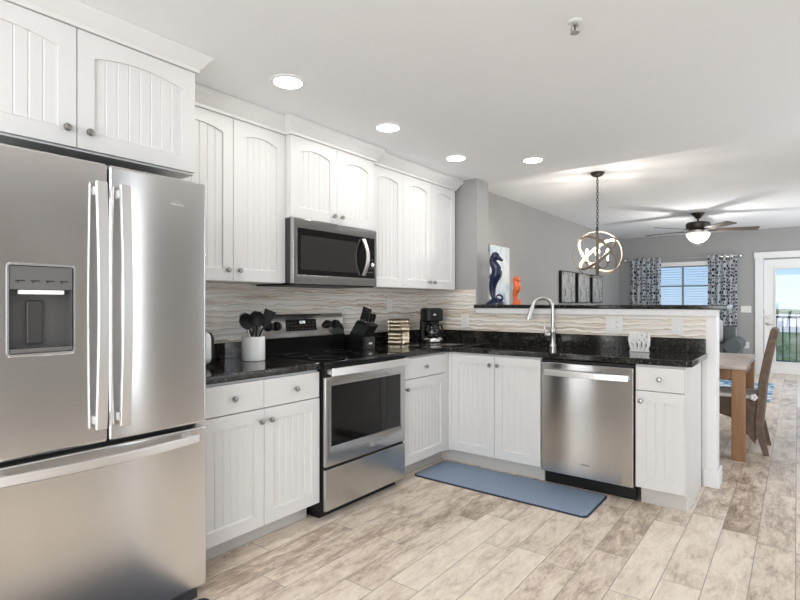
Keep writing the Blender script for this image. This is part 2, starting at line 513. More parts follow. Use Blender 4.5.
# ------------------------------------------------------------------ mesh helpers
class MB:
    def __init__(self):
        self.bm = bmesh.new()

    def _box_pts(self, pts):
        vs = [self.bm.verts.new(p) for p in pts]
        for f in ((0, 1, 2, 3), (7, 6, 5, 4), (0, 4, 5, 1), (1, 5, 6, 2), (2, 6, 7, 3), (3, 7, 4, 0)):
            self.bm.faces.new([vs[i] for i in f])
        return self

    def box(self, x0, x1, y0, y1, z0, z1):
        return self._box_pts([(x0, y0, z0), (x1, y0, z0), (x1, y1, z0), (x0, y1, z0), (x0, y0, z1), (x1, y0, z1), (x1, y1, z1), (x0, y1, z1)])

    def prism(self, poly, a, b, fn):
        """poly: 2-D outline; fn(p, q, t) maps it and the depth t (a..b) to 3-D"""
        v0 = [self.bm.verts.new(fn(p, q, a)) for p, q in poly]
        v1 = [self.bm.verts.new(fn(p, q, b)) for p, q in poly]
        n = len(poly)
        self.bm.faces.new(v0)
        self.bm.faces.new(list(reversed(v1)))
        for i in range(n):
            self.bm.faces.new((v0[i], v0[(i + 1) % n], v1[(i + 1) % n], v1[i]))
        return self

    def rings(self, rings, cap=True, closed=False):
        vr = [[self.bm.verts.new(p) for p in r] for r in rings]
        n = len(vr[0])
        m = len(vr)
        for k in range(m if closed else m - 1):
            a, b = vr[k], vr[(k + 1) % m]
            for i in range(n):
                self.bm.faces.new((a[i], a[(i + 1) % n], b[(i + 1) % n], b[i]))
        if cap and not closed:
            self.bm.faces.new(list(reversed(vr[0])))
            self.bm.faces.new(vr[-1])
        return self

    def tube(self, path, rad, n=12, closed=False, flat=1.0):
        path = [Vector(p) for p in path]
        m = len(path)
        rs = rad if isinstance(rad, (list, tuple)) else [rad] * m
        prev = None
        out = []
        for i, p in enumerate(path):
            if closed:
                t = (path[(i + 1) % m] - path[i - 1]).normalized()
            else:
                t = (path[min(i + 1, m - 1)] - path[max(i - 1, 0)]).normalized()
            if prev is None:
                ref = Vector((0, 0, 1)) if abs(t.z) < 0.9 else Vector((1, 0, 0))
                u = ref.cross(t).normalized()
            else:
                u = (prev - t * prev.dot(t)).normalized()
            prev = u
            w = t.cross(u)
            out.append([p + rs[i] * (math.cos(2 * PI * k / n) * u + flat * math.sin(2 * PI * k / n) * w) for k in range(n)])
        return self.rings(out, True, closed)

    def cyl(self, p0, p1, r0, r1=None, n=24):
        return self.tube([p0, p1], [r0, r0 if r1 is None else r1], n)

    def lathe(self, prof, c, n=32, axis='z'):
        """prof: (radius, height) from bottom to top"""
        out = []
        for r, h in prof:
            ring = []
            for k in range(n):
                a = 2 * PI * k / n
                q = (r * math.cos(a), r * math.sin(a), h)
                if axis == 'x':
                    q = (q[2], q[0], q[1])
                elif axis == '-y':
                    q = (q[0], -q[2], q[1])
                ring.append((c[0] + q[0], c[1] + q[1], c[2] + q[2]))
            out.append(ring)
        return self.rings(out)

    def ball(self, c, r, n=16, m=10, sc=(1, 1, 1)):
        prof = []
        out = []
        for j in range(1, m):
            t = PI * j / m - PI / 2
            out.append([(c[0] + sc[0] * r * math.cos(t) * math.cos(2 * PI * k / n), c[1] + sc[1] * r * math.cos(t) * math.sin(2 * PI * k / n), c[2] + sc[2] * r * math.sin(t)) for k in range(n)])
        return self.rings(out)

    def bar(self, path, side, w, t):
        """a flat bar swept along path; side: width direction"""
        path = [Vector(p) for p in path]
        side = Vector(side).normalized()
        m = len(path)
        out = []
        for i, p in enumerate(path):
            tg = (path[min(i + 1, m - 1)] - path[max(i - 1, 0)]).normalized()
            nn = side.cross(tg).normalized()
            out.append([p + side * (w / 2 * a) + nn * (t / 2 * b) for a, b in ((-1, -1), (1, -1), (1, 1), (-1, 1))])
        return self.rings(out)

    def rot(self, mtx):
        bmesh.ops.transform(self.bm, matrix=mtx, verts=self.bm.verts)
        return self


def root_loc(o):
    while o.parent:
        o = o.parent
    return o.location


def build(name, mb, m, parent=None, local=False, bevel=0.0, seg=2, smooth=True, label=None, kind=None):
    bm = mb.bm
    bmesh.ops.recalc_face_normals(bm, faces=bm.faces)
    if parent is not None and not local:
        bmesh.ops.translate(bm, vec=-Vector(root_loc(parent)), verts=bm.verts)
    if smooth:
        for f in bm.faces:
            f.smooth = True
        for ed in bm.edges:
            if len(ed.link_faces) != 2 or ed.calc_face_angle(0) > R(38):
                ed.smooth = False
    me = bpy.data.meshes.new(name)
    bm.to_mesh(me)
    bm.free()
    me.materials.append(M[m] if isinstance(m, str) else m)
    o = bpy.data.objects.new(name, me)
    C.objects.link(o)
    if parent is not None:
        o.parent = parent
    if bevel:
        b = o.modifiers.new('bevel', 'BEVEL')
        b.width = bevel
        b.segments = seg
        b.limit_method = 'ANGLE'
        b.angle_limit = R(40)
        b.harden_normals = True
    if label:
        o['label'] = label
    if kind:
        o['kind'] = kind
    return o


def thing(name, label, cat, loc=(0, 0, 0), rz=0.0, group=None):
    o = bpy.data.objects.new(name, None)
    o.empty_display_size = 0.1
    o.location = loc
    o.rotation_euler = (0, 0, rz)
    C.objects.link(o)
    o['label'], o['category'] = label, cat
    if group:
        o['group'] = group
    return o


def tag(o, label, cat, group=None):
    o['label'], o['category'] = label, cat
    if group:
        o['group'] = group
    return o


def struct(name, mb, m, bevel=0.0, parent=None):
    o = build(name, mb, m, parent, bevel=bevel)
    if parent is None:
        o['kind'] = 'structure'
    return o


def cut(o, mb):
    """boolean difference, applied"""
    bm = mb.bm
    bmesh.ops.recalc_face_normals(bm, faces=bm.faces)
    if o.parent is not None:
        bmesh.ops.translate(bm, vec=-Vector(root_loc(o)), verts=bm.verts)
    me = bpy.data.meshes.new('cutter')
    bm.to_mesh(me)
    bm.free()
    c = bpy.data.objects.new('cutter', me)
    C.objects.link(c)
    if o.parent is not None:
        c.parent = o.parent
    md = o.modifiers.new('cut', 'BOOLEAN')
    md.operation = 'DIFFERENCE'
    md.solver = 'EXACT'
    md.object = c
    bpy.context.view_layer.update()
    dg = bpy.context.evaluated_depsgraph_get()
    nm = bpy.data.meshes.new_from_object(o.evaluated_get(dg))
    o.modifiers.clear()
    o.data = nm
    bpy.data.objects.remove(c)
    return o


def copy_tree(o, parent=None):
    c = o.copy()
    C.objects.link(c)
    if parent is not None:
        c.parent = parent
    for ch in list(o.children):
        copy_tree(ch, c)
    return c


def FX(x0):      # a front that faces +x: s runs along y
    return lambda s, z, d: (x0 + d, s, z)


def FY(y0):      # a front that faces -y: s runs along x
    return lambda s, z, d: (s, y0 - d, z)


def lab(t, d):
    return t


def knob(parent, fn, s, z, d, r=0.0145):
    mb = MB()
    prof = [(0.0065, 0.0), (0.005, 0.010), (0.006, 0.014), (r, 0.018), (r * 1.02, 0.022), (r * 0.8, 0.028), (r * 0.3, 0.030)]
    out = []
    for rr, h in prof:
        out.append([fn(s + rr * math.cos(2 * PI * k / 16), z + rr * math.sin(2 * PI * k / 16), d + h) for k in range(16)])
    mb.rings(out)
    return build('knob', mb, 'knob', parent)


def slab_front(name, parent, fn, s0, s1, z0, z1, th=0.02):
    mb = MB().prism([(s0, z0), (s1, z0), (s1, z1), (s0, z1)], 0, th, fn)
    return build(name, mb, 'white', parent, bevel=0.003)


def bead_door(parent, fn, s0, s1, z0, z1, arch=False, knob_at=None, stile=0.06, rail=0.065, th=0.02, nb=None):
    """framed door with a recessed beadboard panel; arch: the top rail's underside is a low arch"""
    mb = MB()
    a0, a1 = s0 + stile, s1 - stile
    b0 = z0 + rail
    b1 = z1 - rail
    mb.prism([(s0, z0), (a0, z0), (a0, z1), (s0, z1)], 0, th, fn)
    mb.prism([(a1, z0), (s1, z0), (s1, z1), (a1, z1)], 0, th, fn)
    mb.prism([(a0, z0), (a1, z0), (a1, b0), (a0, b0)], 0, th, fn)
    if arch:
        rise = 0.028
        N = 16
        pts = [(a0, z1), (a1, z1)]
        for k in range(N + 1):
            t = k / N
            pts.append((a1 + (a0 - a1) * t, b1 - rise + rise * math.sin(PI * t) ** 0.8))
        mb.prism(pts, 0, th, fn)
    else:
        mb.prism([(a0, b1), (a1, b1), (a1, z1), (a0, z1)], 0, th, fn)
    door = build('door', mb, 'white', parent)
    # panel: flat boards with V grooves, recessed 9 mm, and a sloped lip round the opening
    pw = a1 - a0
    n = nb or max(3, round(pw / 0.043))
    w = pw / n
    d0, g, hw = 0.0095, 0.0035, 0.0042
    prof = [(a0 - 0.004, d0)]
    for k in range(1, n):
        s = a0 + k * w
        prof += [(s - hw, d0), (s, d0 - g), (s + hw, d0)]
    prof += [(a1 + 0.004, d0), (a1 + 0.004, 0.001), (a0 - 0.004, 0.001)]
    pm = MB()
    zz0, zz1 = b0 - 0.004, b1 + 0.004
    v0 = [pm.bm.verts.new(fn(s, zz0, d)) for s, d in prof]
    v1 = [pm.bm.verts.new(fn(s, zz1, d)) for s, d in prof]
    for i in range(len(prof)):
        j = (i + 1) % len(prof)
        pm.bm.faces.new((v0[i], v0[j], v1[j], v1[i]))
    pm.bm.faces.new(v0)
    pm.bm.faces.new(list(reversed(v1)))
    # lip
    L = 0.007
    for poly in ([(a0, b0), (a1, b0), (a1, b0 + L), (a0, b0 + L)],):
        v = [fn(a0, b0, th - 0.002), fn(a1, b0, th - 0.002), fn(a1, b0 + L, d0), fn(a0, b0 + L, d0), fn(a0, b0, d0 - 0.001), fn(a1, b0, d0 - 0.001)]
        vs = [pm.bm.verts.new(p) for p in v]
        pm.bm.faces.new((vs[0], vs[1], vs[2], vs[3]))
        pm.bm.faces.new((vs[0], vs[3], vs[4]))
        pm.bm.faces.new((vs[1], vs[5], vs[2]))
        pm.bm.faces.new((vs[0], vs[4], vs[5], vs[1]))
        pm.bm.faces.new((vs[3], vs[2], vs[5], vs[4]))
    build('panel', pm, 'white', door)
    if knob_at:
        knob(door, fn, knob_at[0], knob_at[1], th)
    return door


def text_obj(name, s, size, loc, rot, m, parent, depth=0.0006):
    cu = bpy.data.curves.new(name, 'FONT')
    cu.body = s
    cu.size = size
    cu.extrude = depth
    cu.align_x = 'CENTER'
    cu.align_y = 'CENTER'
    o = bpy.data.objects.new(name, cu)
    C.objects.link(o)
    bpy.context.view_layer.update()
    dg = bpy.context.evaluated_depsgraph_get()
    me = bpy.data.meshes.new_from_object(o.evaluated_get(dg))
    bpy.data.objects.remove(o)
    me.transform(Matrix.Translation(Vector(loc) - Vector(root_loc(parent))) @ rot)
    me.materials.clear()
    me.materials.append(M[m])
    o = bpy.data.objects.new(name, me)
    C.objects.link(o)
    o.parent = parent
    return o


FACE_X = Matrix(((0, 0, 1, 0), (1, 0, 0, 0), (0, 1, 0, 0), (0, 0, 0, 1)))        # text that faces +x
FACE_MY = Matrix(((1, 0, 0, 0), (0, 0, -1, 0), (0, 1, 0, 0), (0, 0, 0, 1)))      # text that faces -y

# ------------------------------------------------------------------ setting
KC = 2.372            # kitchen ceiling
LC = 2.59             # living room ceiling
YW = 4.09             # kitchen face of the bar wall
YF = 11.35            # far wall
XR = 4.4
YB = -2.2

struct('floor', MB().box(-0.3, XR + 0.1, YB - 0.1, YF + 0.12, -0.1, 0.0), 'floor')
struct('ceiling', MB().box(-0.3, XR + 0.1, YB - 0.1, 4.30, KC, LC + 0.1), 'ceil')
struct('ceiling_living', MB().box(-0.3, XR + 0.1, 4.30, YF + 0.12, LC, LC + 0.1), 'ceil')
struct('sun_block_roof', MB().box(-0.3, XR + 3.0, -9.0, YB - 0.1, LC, LC + 0.1).box(XR + 0.1, XR + 3.0, YB - 0.1, YF, LC, LC + 0.1), 'ceil')  # unseen slab added to keep the sun out of the wall openings
struct('wall_left', MB().box(-0.3, 0.0, YB, YW, 0, KC), 'wall')
struct('wall_living_left', MB().box(-0.3, -0.12, YW, YF, 0, LC), 'wall')
struct('wall_corner', MB().box(-0.12, 0.54, YW, 4.30, 0, KC), 'wall')
# unseen right and back walls, with openings made for the added fill lights
struct('wall_right', MB().box(XR, XR + 0.1, YB, -1.4, 0, LC).box(XR, XR + 0.1, 0.2, 2.41, 0, LC).box(XR, XR + 0.1, -1.4, 0.2, 0, 0.3).box(XR, XR + 0.1, -1.4, 0.2, 2.3, LC).box(XR, XR + 0.1, 2.69, 3.6, 0, LC).box(XR, XR + 0.1, 5.0, 8.0, 0, LC).box(XR, XR + 0.1, 10.6, YF, 0, LC)
       .box(XR, XR + 0.1, 2.41, 2.69, 0, 0.4).box(XR, XR + 0.1, 2.41, 2.69, 2.3, LC).box(XR, XR + 0.1, 3.6, 5.0, 0, 0.3).box(XR, XR + 0.1, 3.6, 5.0, 2.3, LC).box(XR, XR + 0.1, 8.0, 10.6, 0, 0.3).box(XR, XR + 0.1, 8.0, 10.6, 2.3, LC), 'wall')
struct('wall_back', MB().box(-0.3, 1.6, YB - 0.1, YB, 0, KC).box(4.2, XR + 0.1, YB - 0.1, YB, 0, KC).box(1.6, 4.2, YB - 0.1, YB, 0, 0.35).box(1.6, 4.2, YB - 0.1, YB, 2.35, KC), 'wall')
# far wall: opening for the window and the balcony door
WX0, WX1, WZ0, WZ1 = 0.27, 1.80, 0.80, 2.0
DX0, DX1, DZ = 2.33, 3.27, 2.04
struct('wall_far', MB().box(-0.12, WX0, YF, YF + 0.12, 0, LC).box(WX0, WX1, YF, YF + 0.12, 0, WZ0).box(WX0, WX1, YF, YF + 0.12, WZ1, LC)
       .box(WX1, DX0, YF, YF + 0.12, 0, LC).box(DX0, DX1, YF, YF + 0.12, DZ, LC).box(DX1, XR, YF, YF + 0.12, 0, LC), 'wall')
# bar half wall
struct('wall_bar', MB().box(0.54, 2.375, YW + 0.004, 4.24, 0, 1.212), 'wall')
struct('trim_1', MB().box(2.316, 2.379, YW - 0.004, 4.245, 0.0, 1.212), 'trim', 0.002)
struct('trim_5', MB().box(2.2925, 2.3155, YW - 0.004, YW + 0.003, 0.0, 0.875), 'trim')
struct('trim_2', MB().box(0.541, 2.385, YW - 0.030, YW - 0.003, 1.166, 1.2125), 'trim', 0.003)
# wavy tile
struct('wall_tile_range', MB().box(0.0, 0.009, 1.0, YW - 0.001, 1.005, 1.40), 'tile_left')
struct('wall_tile_corner', MB().box(0.0, 0.528, YW - 0.010, YW, 1.005, 1.376), 'tile_back')
struct('wall_tile_bar', MB().box(0.528, 2.316, YW - 0.010, YW + 0.003, 1.005, 1.19), 'tile_back')


def baseboard(name, x0, x1, y0, y1, axis):
    return struct(name, MB().box(x0, x1, y0, y1, 0, 0.12), 'trim', 0.006)


baseboard('baseboard_bar_front', 2.30, 2.397, YW - 0.018, YW - 0.004, 'x')
baseboard('baseboard_bar_end', 2.379, 2.395, YW - 0.004, 4.262, 'y')
baseboard('baseboard_bar_rear', 0.5, 2.379, 4.246, 4.262, 'x')
baseboard('baseboard_far', -0.12, 2.20, YF - 0.016, YF, 'x')
baseboard('baseboard_living_left', -0.12, -0.104, 4.32, YF - 0.016, 'y')

# window with frame, glass
w = struct('window_1', MB().box(WX0, WX0 + 0.04, YF + 0.02, YF + 0.08, WZ0, WZ1).box(WX1 - 0.04, WX1, YF + 0.02, YF + 0.08, WZ0, WZ1)
           .box(WX0 + 0.04, WX1 - 0.04, YF + 0.02, YF + 0.08, WZ0, WZ0 + 0.04).box(WX0 + 0.04, WX1 - 0.04, YF + 0.02, YF + 0.08, WZ1 - 0.04, WZ1)
           .box(1.024, 1.050, YF + 0.02, YF + 0.08, WZ0 + 0.04, WZ1 - 0.04)
           .box(WX0 + 0.04, 1.024, YF + 0.03, YF + 0.07, 1.577, 1.603).box(1.050, WX1 - 0.04, YF + 0.03, YF + 0.07, 1.577, 1.603), 'winframe')
g = build('window_glass', MB().box(WX0 + 0.03, WX1 - 0.03, YF + 0.045, YF + 0.05, WZ0 + 0.03, WZ1 - 0.03), 'glass', w)
s = build('window_sill', MB().box(WX0 - 0.05, WX1 + 0.05, YF - 0.05, YF + 0.02, WZ0 - 0.03, WZ0), 'trim', w)

# balcony door with casing
struct('trim_3', MB().box(DX0 - 0.125, DX0, YF - 0.022, YF + 0.0, 0, DZ + 0.02).box(DX1, DX1 + 0.125, YF - 0.022, YF, 0, DZ + 0.02).box(DX0 - 0.14, DX1 + 0.14, YF - 0.028, YF, DZ + 0.02, DZ + 0.13), 'trim', 0.003)
GX0, GX1, GZ0, GZ1 = 2.512, 3.09, 0.22, 1.865
dr = struct('door_1', MB().box(DX0 + 0.01, GX0, YF + 0.01, YF + 0.055, 0.012, DZ - 0.005).box(GX1, DX1 - 0.01, YF + 0.01, YF + 0.055, 0.012, DZ - 0.005)
            .box(GX0, GX1, YF + 0.01, YF + 0.055, 0.012, GZ0).box(GX0, GX1, YF + 0.01, YF + 0.055, GZ1, DZ - 0.005), 'trim')
build('door_glass', MB().box(GX0 - 0.005, GX1 + 0.005, YF + 0.03, YF + 0.036, GZ0 - 0.005, GZ1 + 0.005), 'glass', dr)
mb = MB()
for a in ((GX0 - 0.022, GX0, GZ0 - 0.022, GZ1 + 0.022), (GX1, GX1 + 0.022, GZ0 - 0.022, GZ1 + 0.022), (GX0, GX1, GZ0 - 0.022, GZ0), (GX0, GX1, GZ1, GZ1 + 0.022)):
    mb.box(a[0], a[1], YF - 0.004, YF + 0.012, a[2], a[3])
build('glass_bead', mb, 'trim', dr)
mb = MB().lathe([(0.032, 0.0), (0.032, 0.010), (0.015, 0.016), (0.012, 0.035)], (2.395, YF + 0.01, 0.89), 20, '-y')
mb.tube([(2.395, YF - 0.03, 0.89), (2.43, YF - 0.035, 0.89), (2.50, YF - 0.03, 0.885)], 0.010, 10)
build('door_handle', mb, 'nickel', dr)
mb = MB().lathe([(0.030, 0.0), (0.030, 0.012), (0.022, 0.020)], (2.395, YF + 0.01, 1.01), 20, '-y')
build('deadbolt', mb, 'nickel', dr)
struct('trim_4', MB().box(DX0, DX1, YF - 0.02, YF + 0.12, 0.0, 0.012), 'toe')

# outside
struct('balcony_floor', MB().box(-3, 8, YF + 0.12, 13.2, -0.25, -0.03), 'deck')
o = build('lawn', MB().box(-80, 80, 13.6, 95, -3.2, -3.0), 'grass')
o['kind'] = 'structure'
o = build('sand_flat', MB().box(-260, 260, 95, 420, -3.3, -3.05), 'sand')
o['kind'] = 'structure'
rl = thing('balcony_railing', 'dark metal picket railing on the balcony outside the glass door', 'railing', (2.6, 13.0, -0.03))
rz = -0.03
build('top_rail', MB().box(-2.5, 7.5, 12.97, 13.03, 0.95, 1.0), 'bronze', rl)
build('bottom_rail', MB().box(-2.5, 7.5, 12.98, 13.02, 0.07, 0.10), 'bronze', rl)
k = 0
x = 2.36
while x < 3.2:
    build('picket', MB().box(x - 0.011, x + 0.011, 12.99, 13.01, 0.10, 0.95), 'bronze', rl)
    x += 0.11
for px in (-2.4, 2.25, 7.4):
    build('post', MB().box(px - 0.03, px + 0.03, 12.97, 13.03, rz, 0.95), 'bronze', rl)


def bush(x, y, z, r, h, label, seed):
    rnd = random.Random(seed)
    mb = MB()
    for k in range(14):
        a = rnd.uniform(0, 2 * PI)
        q = rnd.uniform(0, 0.7) * r
        rr = rnd.uniform(0.3, 0.5) * r
        mb.ball((x + q * math.cos(a), y + q * math.sin(a), z + rnd.uniform(0.25, 0.75) * h), rr, 10, 6, (1, 1, h / r * 0.6))
    o = build('bush', mb, 'leaf')
    tag(o, label, 'bush')
    o.location.z = 0
    return o


for i, (bx, by, bz, br, bh, lb) in enumerate([
        (2.6, 24, -3.0, 2.2, 2.4, 'low green bush beyond the balcony railing, the nearest one behind the pickets'),
        (3.0, 32, -3.0, 2.8, 2.4, 'wide green bush on the lawn seen through the door glass, middle of the row')]):
    bush(bx, by, bz, br, bh, lb, 20 + i)
mb = MB()
rnd_ = random.Random(11)
for k in range(70):
    mb.ball((-40 + k * 1.4, 250 + rnd_.uniform(-2, 2), -3.05 + rnd_.uniform(0.6, 1.2)), rnd_.uniform(1.1, 1.7), 8, 6, (1.3, 1, 0.9))
tag(build('tree_line', mb, 'leaf'), 'thin dark line of trees along the horizon beyond the balcony', 'trees')['kind'] = 'stuff'

# ------------------------------------------------------------------ upper and tall cabinets (left wall)


def crown(parent, x_f, y0, y1, z0=2.285, ret0=None, ret1=None):
    """crown moulding on a cabinet that faces +x; mitred returns back towards the wall"""
    prof = [(0.0, 0.0), (0.010, 0.0), (0.012, 0.016), (0.022, 0.024), (0.034, 0.045), (0.050, 0.062), (0.056, 0.070), (0.056, KC - z0 - 0.001), (0.0, KC - z0 - 0.001)]
    mb = MB()
    out = []
    stations = []
    if ret0 is not None:
        stations.append(('r0', ret0))
    stations += [('c0', None), ('c1', None)]
    if ret1 is not None:
        stations.append(('r1', ret1))
    for st, v in stations:
        ring = []
        for d, h in prof:
            a = d if ret0 is not None else 0
            b = d if ret1 is not None else 0
            if st == 'r0':
                p = (v, y0 - d, z0 + h)
            elif st == 'c0':
                p = (x_f + d, y0 - a, z0 + h)
            elif st == 'c1':
                p = (x_f + d, y1 + b, z0 + h)
            else:
                p = (v, y1 + d, z0 + h)
            ring.append(p)
        out.append(ring)
    mb.rings(out)
    return build('crown_moulding', mb, 'white', parent)


def body_box(parent, x0, x1, y0, y1, z0, z1, m='white'):
    return build('body', MB().box(x0, x1, y0, y1, z0, z1), m, parent)


# over the fridge
c = thing('wall_cabinet', 'deep white double-door cabinet mounted above the fridge', 'cabinet', (0, 0.85, 1.80))
body_box(c, 0.001, 0.629, 0.36, 1.30, 1.838, 2.30)
bead_door(c, FX(0.63), 0.372, 0.808, 1.845, 2.296, True, (0.772, 1.908))
bead_door(c, FX(0.63), 0.812, 1.294, 1.845, 2.296, True, (0.850, 1.908))
crown(c, 0.651, 0.36, 1.30, 2.298, None, 0.34)
# left of the microwave
c = thing('wall_cabinet', 'white two-door arched wall cabinet between fridge and microwave', 'cabinet', (0, 1.69, 1.376))
body_box(c, 0.0095, 0.322, 1.305, 2.073, 1.376, 2.30)
bead_door(c, FX(0.323), 1.312, 1.704, 1.379, 2.274, True, (1.668, 1.437))
bead_door(c, FX(0.323), 1.708, 2.071, 1.379, 2.274, True, (1.742, 1.437))
crown(c, 0.344, 1.358, 2.072, 2.276)
# above the microwave
c = thing('wall_cabinet', 'short white two-door wall cabinet directly above the microwave', 'cabinet', (0, 2.46, 1.775))
body_box(c, 0.001, 0.369, 2.075, 2.852, 1.776, 2.30)
bead_door(c, FX(0.37), 2.078, 2.468, 1.779, 2.274, True, (2.435, 1.826))
bead_door(c, FX(0.37), 2.472, 2.848, 1.779, 2.274, True, (2.506, 1.826))
crown(c, 0.391, 2.075, 2.851, 2.276, 0.345, 0.345)
# right of the microwave: a single and a double
c = thing('wall_cabinet', 'narrow single-door white wall cabinet just beyond the microwave', 'cabinet', (0, 3.05, 1.376))
body_box(c, 0.0095, 0.322, 2.854, 3.256, 1.376, 2.30)
bead_door(c, FX(0.323), 2.858, 3.255, 1.379, 2.274, True)
crown(c, 0.344, 2.854, 3.257, 2.276)
c = thing('wall_cabinet', 'white two-door wall cabinet in the corner above the coffee maker', 'cabinet', (0, 3.65, 1.376))
body_box(c, 0.0095, 0.322, 3.258, 4.040, 1.376, 2.30)
bead_door(c, FX(0.323), 3.259, 3.648, 1.379, 2.274, True, (3.618, 1.432))
bead_door(c, FX(0.323), 3.652, 4.038, 1.379, 2.274, True, (3.690, 1.432))
crown(c, 0.344, 3.257, 4.040, 2.276, None, 0.02)

# ------------------------------------------------------------------ base cabinets
ZD0, ZD1 = 0.112, 0.712      # door
ZW0, ZW1 = 0.717, 0.862      # drawer


def base_body_x(parent, y0, y1):
    body_box(parent, 0.001, 0.615, y0, y1, 0.105, 0.874)
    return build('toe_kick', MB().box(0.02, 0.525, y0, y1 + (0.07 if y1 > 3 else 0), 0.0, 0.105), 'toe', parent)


c = thing('base_cabinet', 'white base cabinet with two drawers between fridge and range', 'cabinet', (0, 1.69, 0))
base_body_x(c, 1.300, 2.078)
f = FX(0.616)
for a, b, kk in ((1.304, 1.686, 1.502), (1.690, 2.076, 1.895)):
    d = slab_front('drawer', c, f, a, b, ZW0, ZW1)
    knob(d, f, kk, 0.790, 0.02)
bead_door(c, f, 1.304, 1.686, ZD0, ZD1, False, (1.662, 0.652))
bead_door(c, f, 1.690, 2.076, ZD0, ZD1, False, (1.724, 0.652))

c = thing('base_cabinet', 'white one-drawer base cabinet in the corner beyond the range', 'cabinet', (0, 3.15, 0))
base_body_x(c, 2.856, 3.475)
d = slab_front('drawer', c, f, 2.862, 3.414, ZW0, ZW1)
knob(d, f, 3.142, 0.790, 0.02)
bead_door(c, f, 2.862, 3.414, ZD0, ZD1, False, (2.905, 0.648))
build('filler', MB().box(0.615, 0.634, 3.416, 3.474, 0.105, 0.868), 'white', c)

fy = FY(3.479)
c = thing('sink_cabinet', 'white two-door sink base cabinet under the faucet', 'cabinet', (1.03, 3.8, 0))
build('body', MB().box(0.637, 1.392, 3.480, 3.498, 0.105, 0.874).box(0.637, 0.655, 3.498, 4.08, 0.105, 0.874).box(1.374, 1.392, 3.498, 4.08, 0.105, 0.874).box(0.655, 1.374, 3.498, 4.08, 0.105, 0.123), 'white', c)
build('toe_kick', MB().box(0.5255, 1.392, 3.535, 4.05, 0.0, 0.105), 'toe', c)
build('filler', MB().box(0.637, 0.666, 3.461, 3.480, 0.105, 0.868), 'white', c)
bead_door(c, fy, 0.670, 1.034, ZD0, 0.862, False, (1.002, 0.795))
bead_door(c, fy, 1.038, 1.392, ZD0, 0.862, False, (1.066, 0.795))

c = thing('base_cabinet', 'narrow white cabinet with one drawer at the end of the peninsula', 'cabinet', (2.15, 3.8, 0))
body_box(c, 2.008, 2.285, 3.480, 4.068, 0.105, 0.874)
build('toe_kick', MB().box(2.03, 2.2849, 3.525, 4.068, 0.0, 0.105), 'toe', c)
build('end_panel', MB().prism([(3.461, 0.105), (3.525, 0.105), (3.525, 0.0), (4.068, 0.0), (4.068, 0.874), (3.461, 0.874)], 2.285, 2.291, lambda p, q, t: (t, p, q)), 'white', c)
d = slab_front('drawer', c, fy, 2.012, 2.284, ZW0, ZW1)
knob(d, fy, 2.147, 0.790, 0.02)
bead_door(c, fy, 2.012, 2.284, ZD0, ZD1, False, (2.042, 0.650), nb=3)

# ------------------------------------------------------------------ worktops
CT0, CT1 = 0.876, 0.914
t = thing('countertop', 'black granite countertop section between fridge and range', 'countertop', (0.32, 1.69, CT0))
build('slab', MB().box(0.0, 0.645, 1.29, 2.080, CT0, CT1), 'granite', t, bevel=0.006, seg=3)
tag(build('granite_backsplash', MB().box(0.0095, 0.03, 1.29, 2.080, CT1 + 0.0003, 1.012), 'granite', bevel=0.002), 'low black granite backsplash strip behind the white crock', 'backsplash')

t = thing('countertop', 'long black granite countertop running round the corner over the sink and dishwasher', 'countertop', (0.9, 3.7, CT0))
poly = [(0.0, 2.854), (0.645, 2.854), (0.645, 3.42), (0.672, 3.447), (2.30, 3.447), (2.325, 3.472), (2.325, 4.079), (0.0, 4.079)]
sl = build('slab', MB().prism(poly, CT0, CT1, lambda p, q, tt: (p, q, tt)), 'granite', t)
SX0, SX1, SY0, SY1 = 0.72, 1.28, 3.55, 3.93
cut(sl, MB().box(SX0, SX1, SY0, SY1, 0.8, 1.0))
b = sl.modifiers.new('bevel', 'BEVEL')
b.width, b.segments, b.limit_method, b.angle_limit = 0.005, 3, 'ANGLE', R(40)
tag(build('granite_backsplash', MB().box(0.0095, 0.03, 2.854, 4.079, CT1 + 0.0003, 1.012), 'granite', bevel=0.002), 'low black granite backsplash strip behind the knife block and gold baskets', 'backsplash')
tag(build('granite_backsplash', MB().box(0.0305, 2.314, 4.058, 4.079, CT1 + 0.0003, 1.012), 'granite', bevel=0.002), 'long low black granite backsplash strip on the bar wall behind the faucet', 'backsplash')

lb = build('bar_ledge', MB().box(0.528, 2.442, 4.048, 4.44, 1.2135, 1.243), 'granite', bevel=0.006, seg=3)
tag(lb, 'long black granite ledge capping the bar wall', 'ledge')
cut(lb, MB().box(0.4, 0.5405, YW - 0.0005, 4.3005, 1.1, 1.4))

# sink
sk = thing('sink', 'undermount stainless sink set into the black granite', 'sink', ((SX0 + SX1) / 2, (SY0 + SY1) / 2, 0.70))
g = 0.012
mb = MB().box(SX0 - g, SX1 + g, SY0 - g, SY0, 0.69, CT0 - 0.001).box(SX0 - g, SX1 + g, SY1, SY1 + g, 0.69, CT0 - 0.001)
mb.box(SX0 - g, SX0, SY0, SY1, 0.69, CT0 - 0.001).box(SX1, SX1 + g, SY0, SY1, 0.69, CT0 - 0.001).box(SX0, SX1, SY0, SY1, 0.69, 0.702)
build('basin', mb, 'basin', sk)
build('drain', MB().lathe([(0.045, 0.0), (0.045, 0.003), (0.03, 0.004)], ((SX0 + SX1) / 2, (SY0 + SY1) / 2, 0.702)), 'silver', sk)

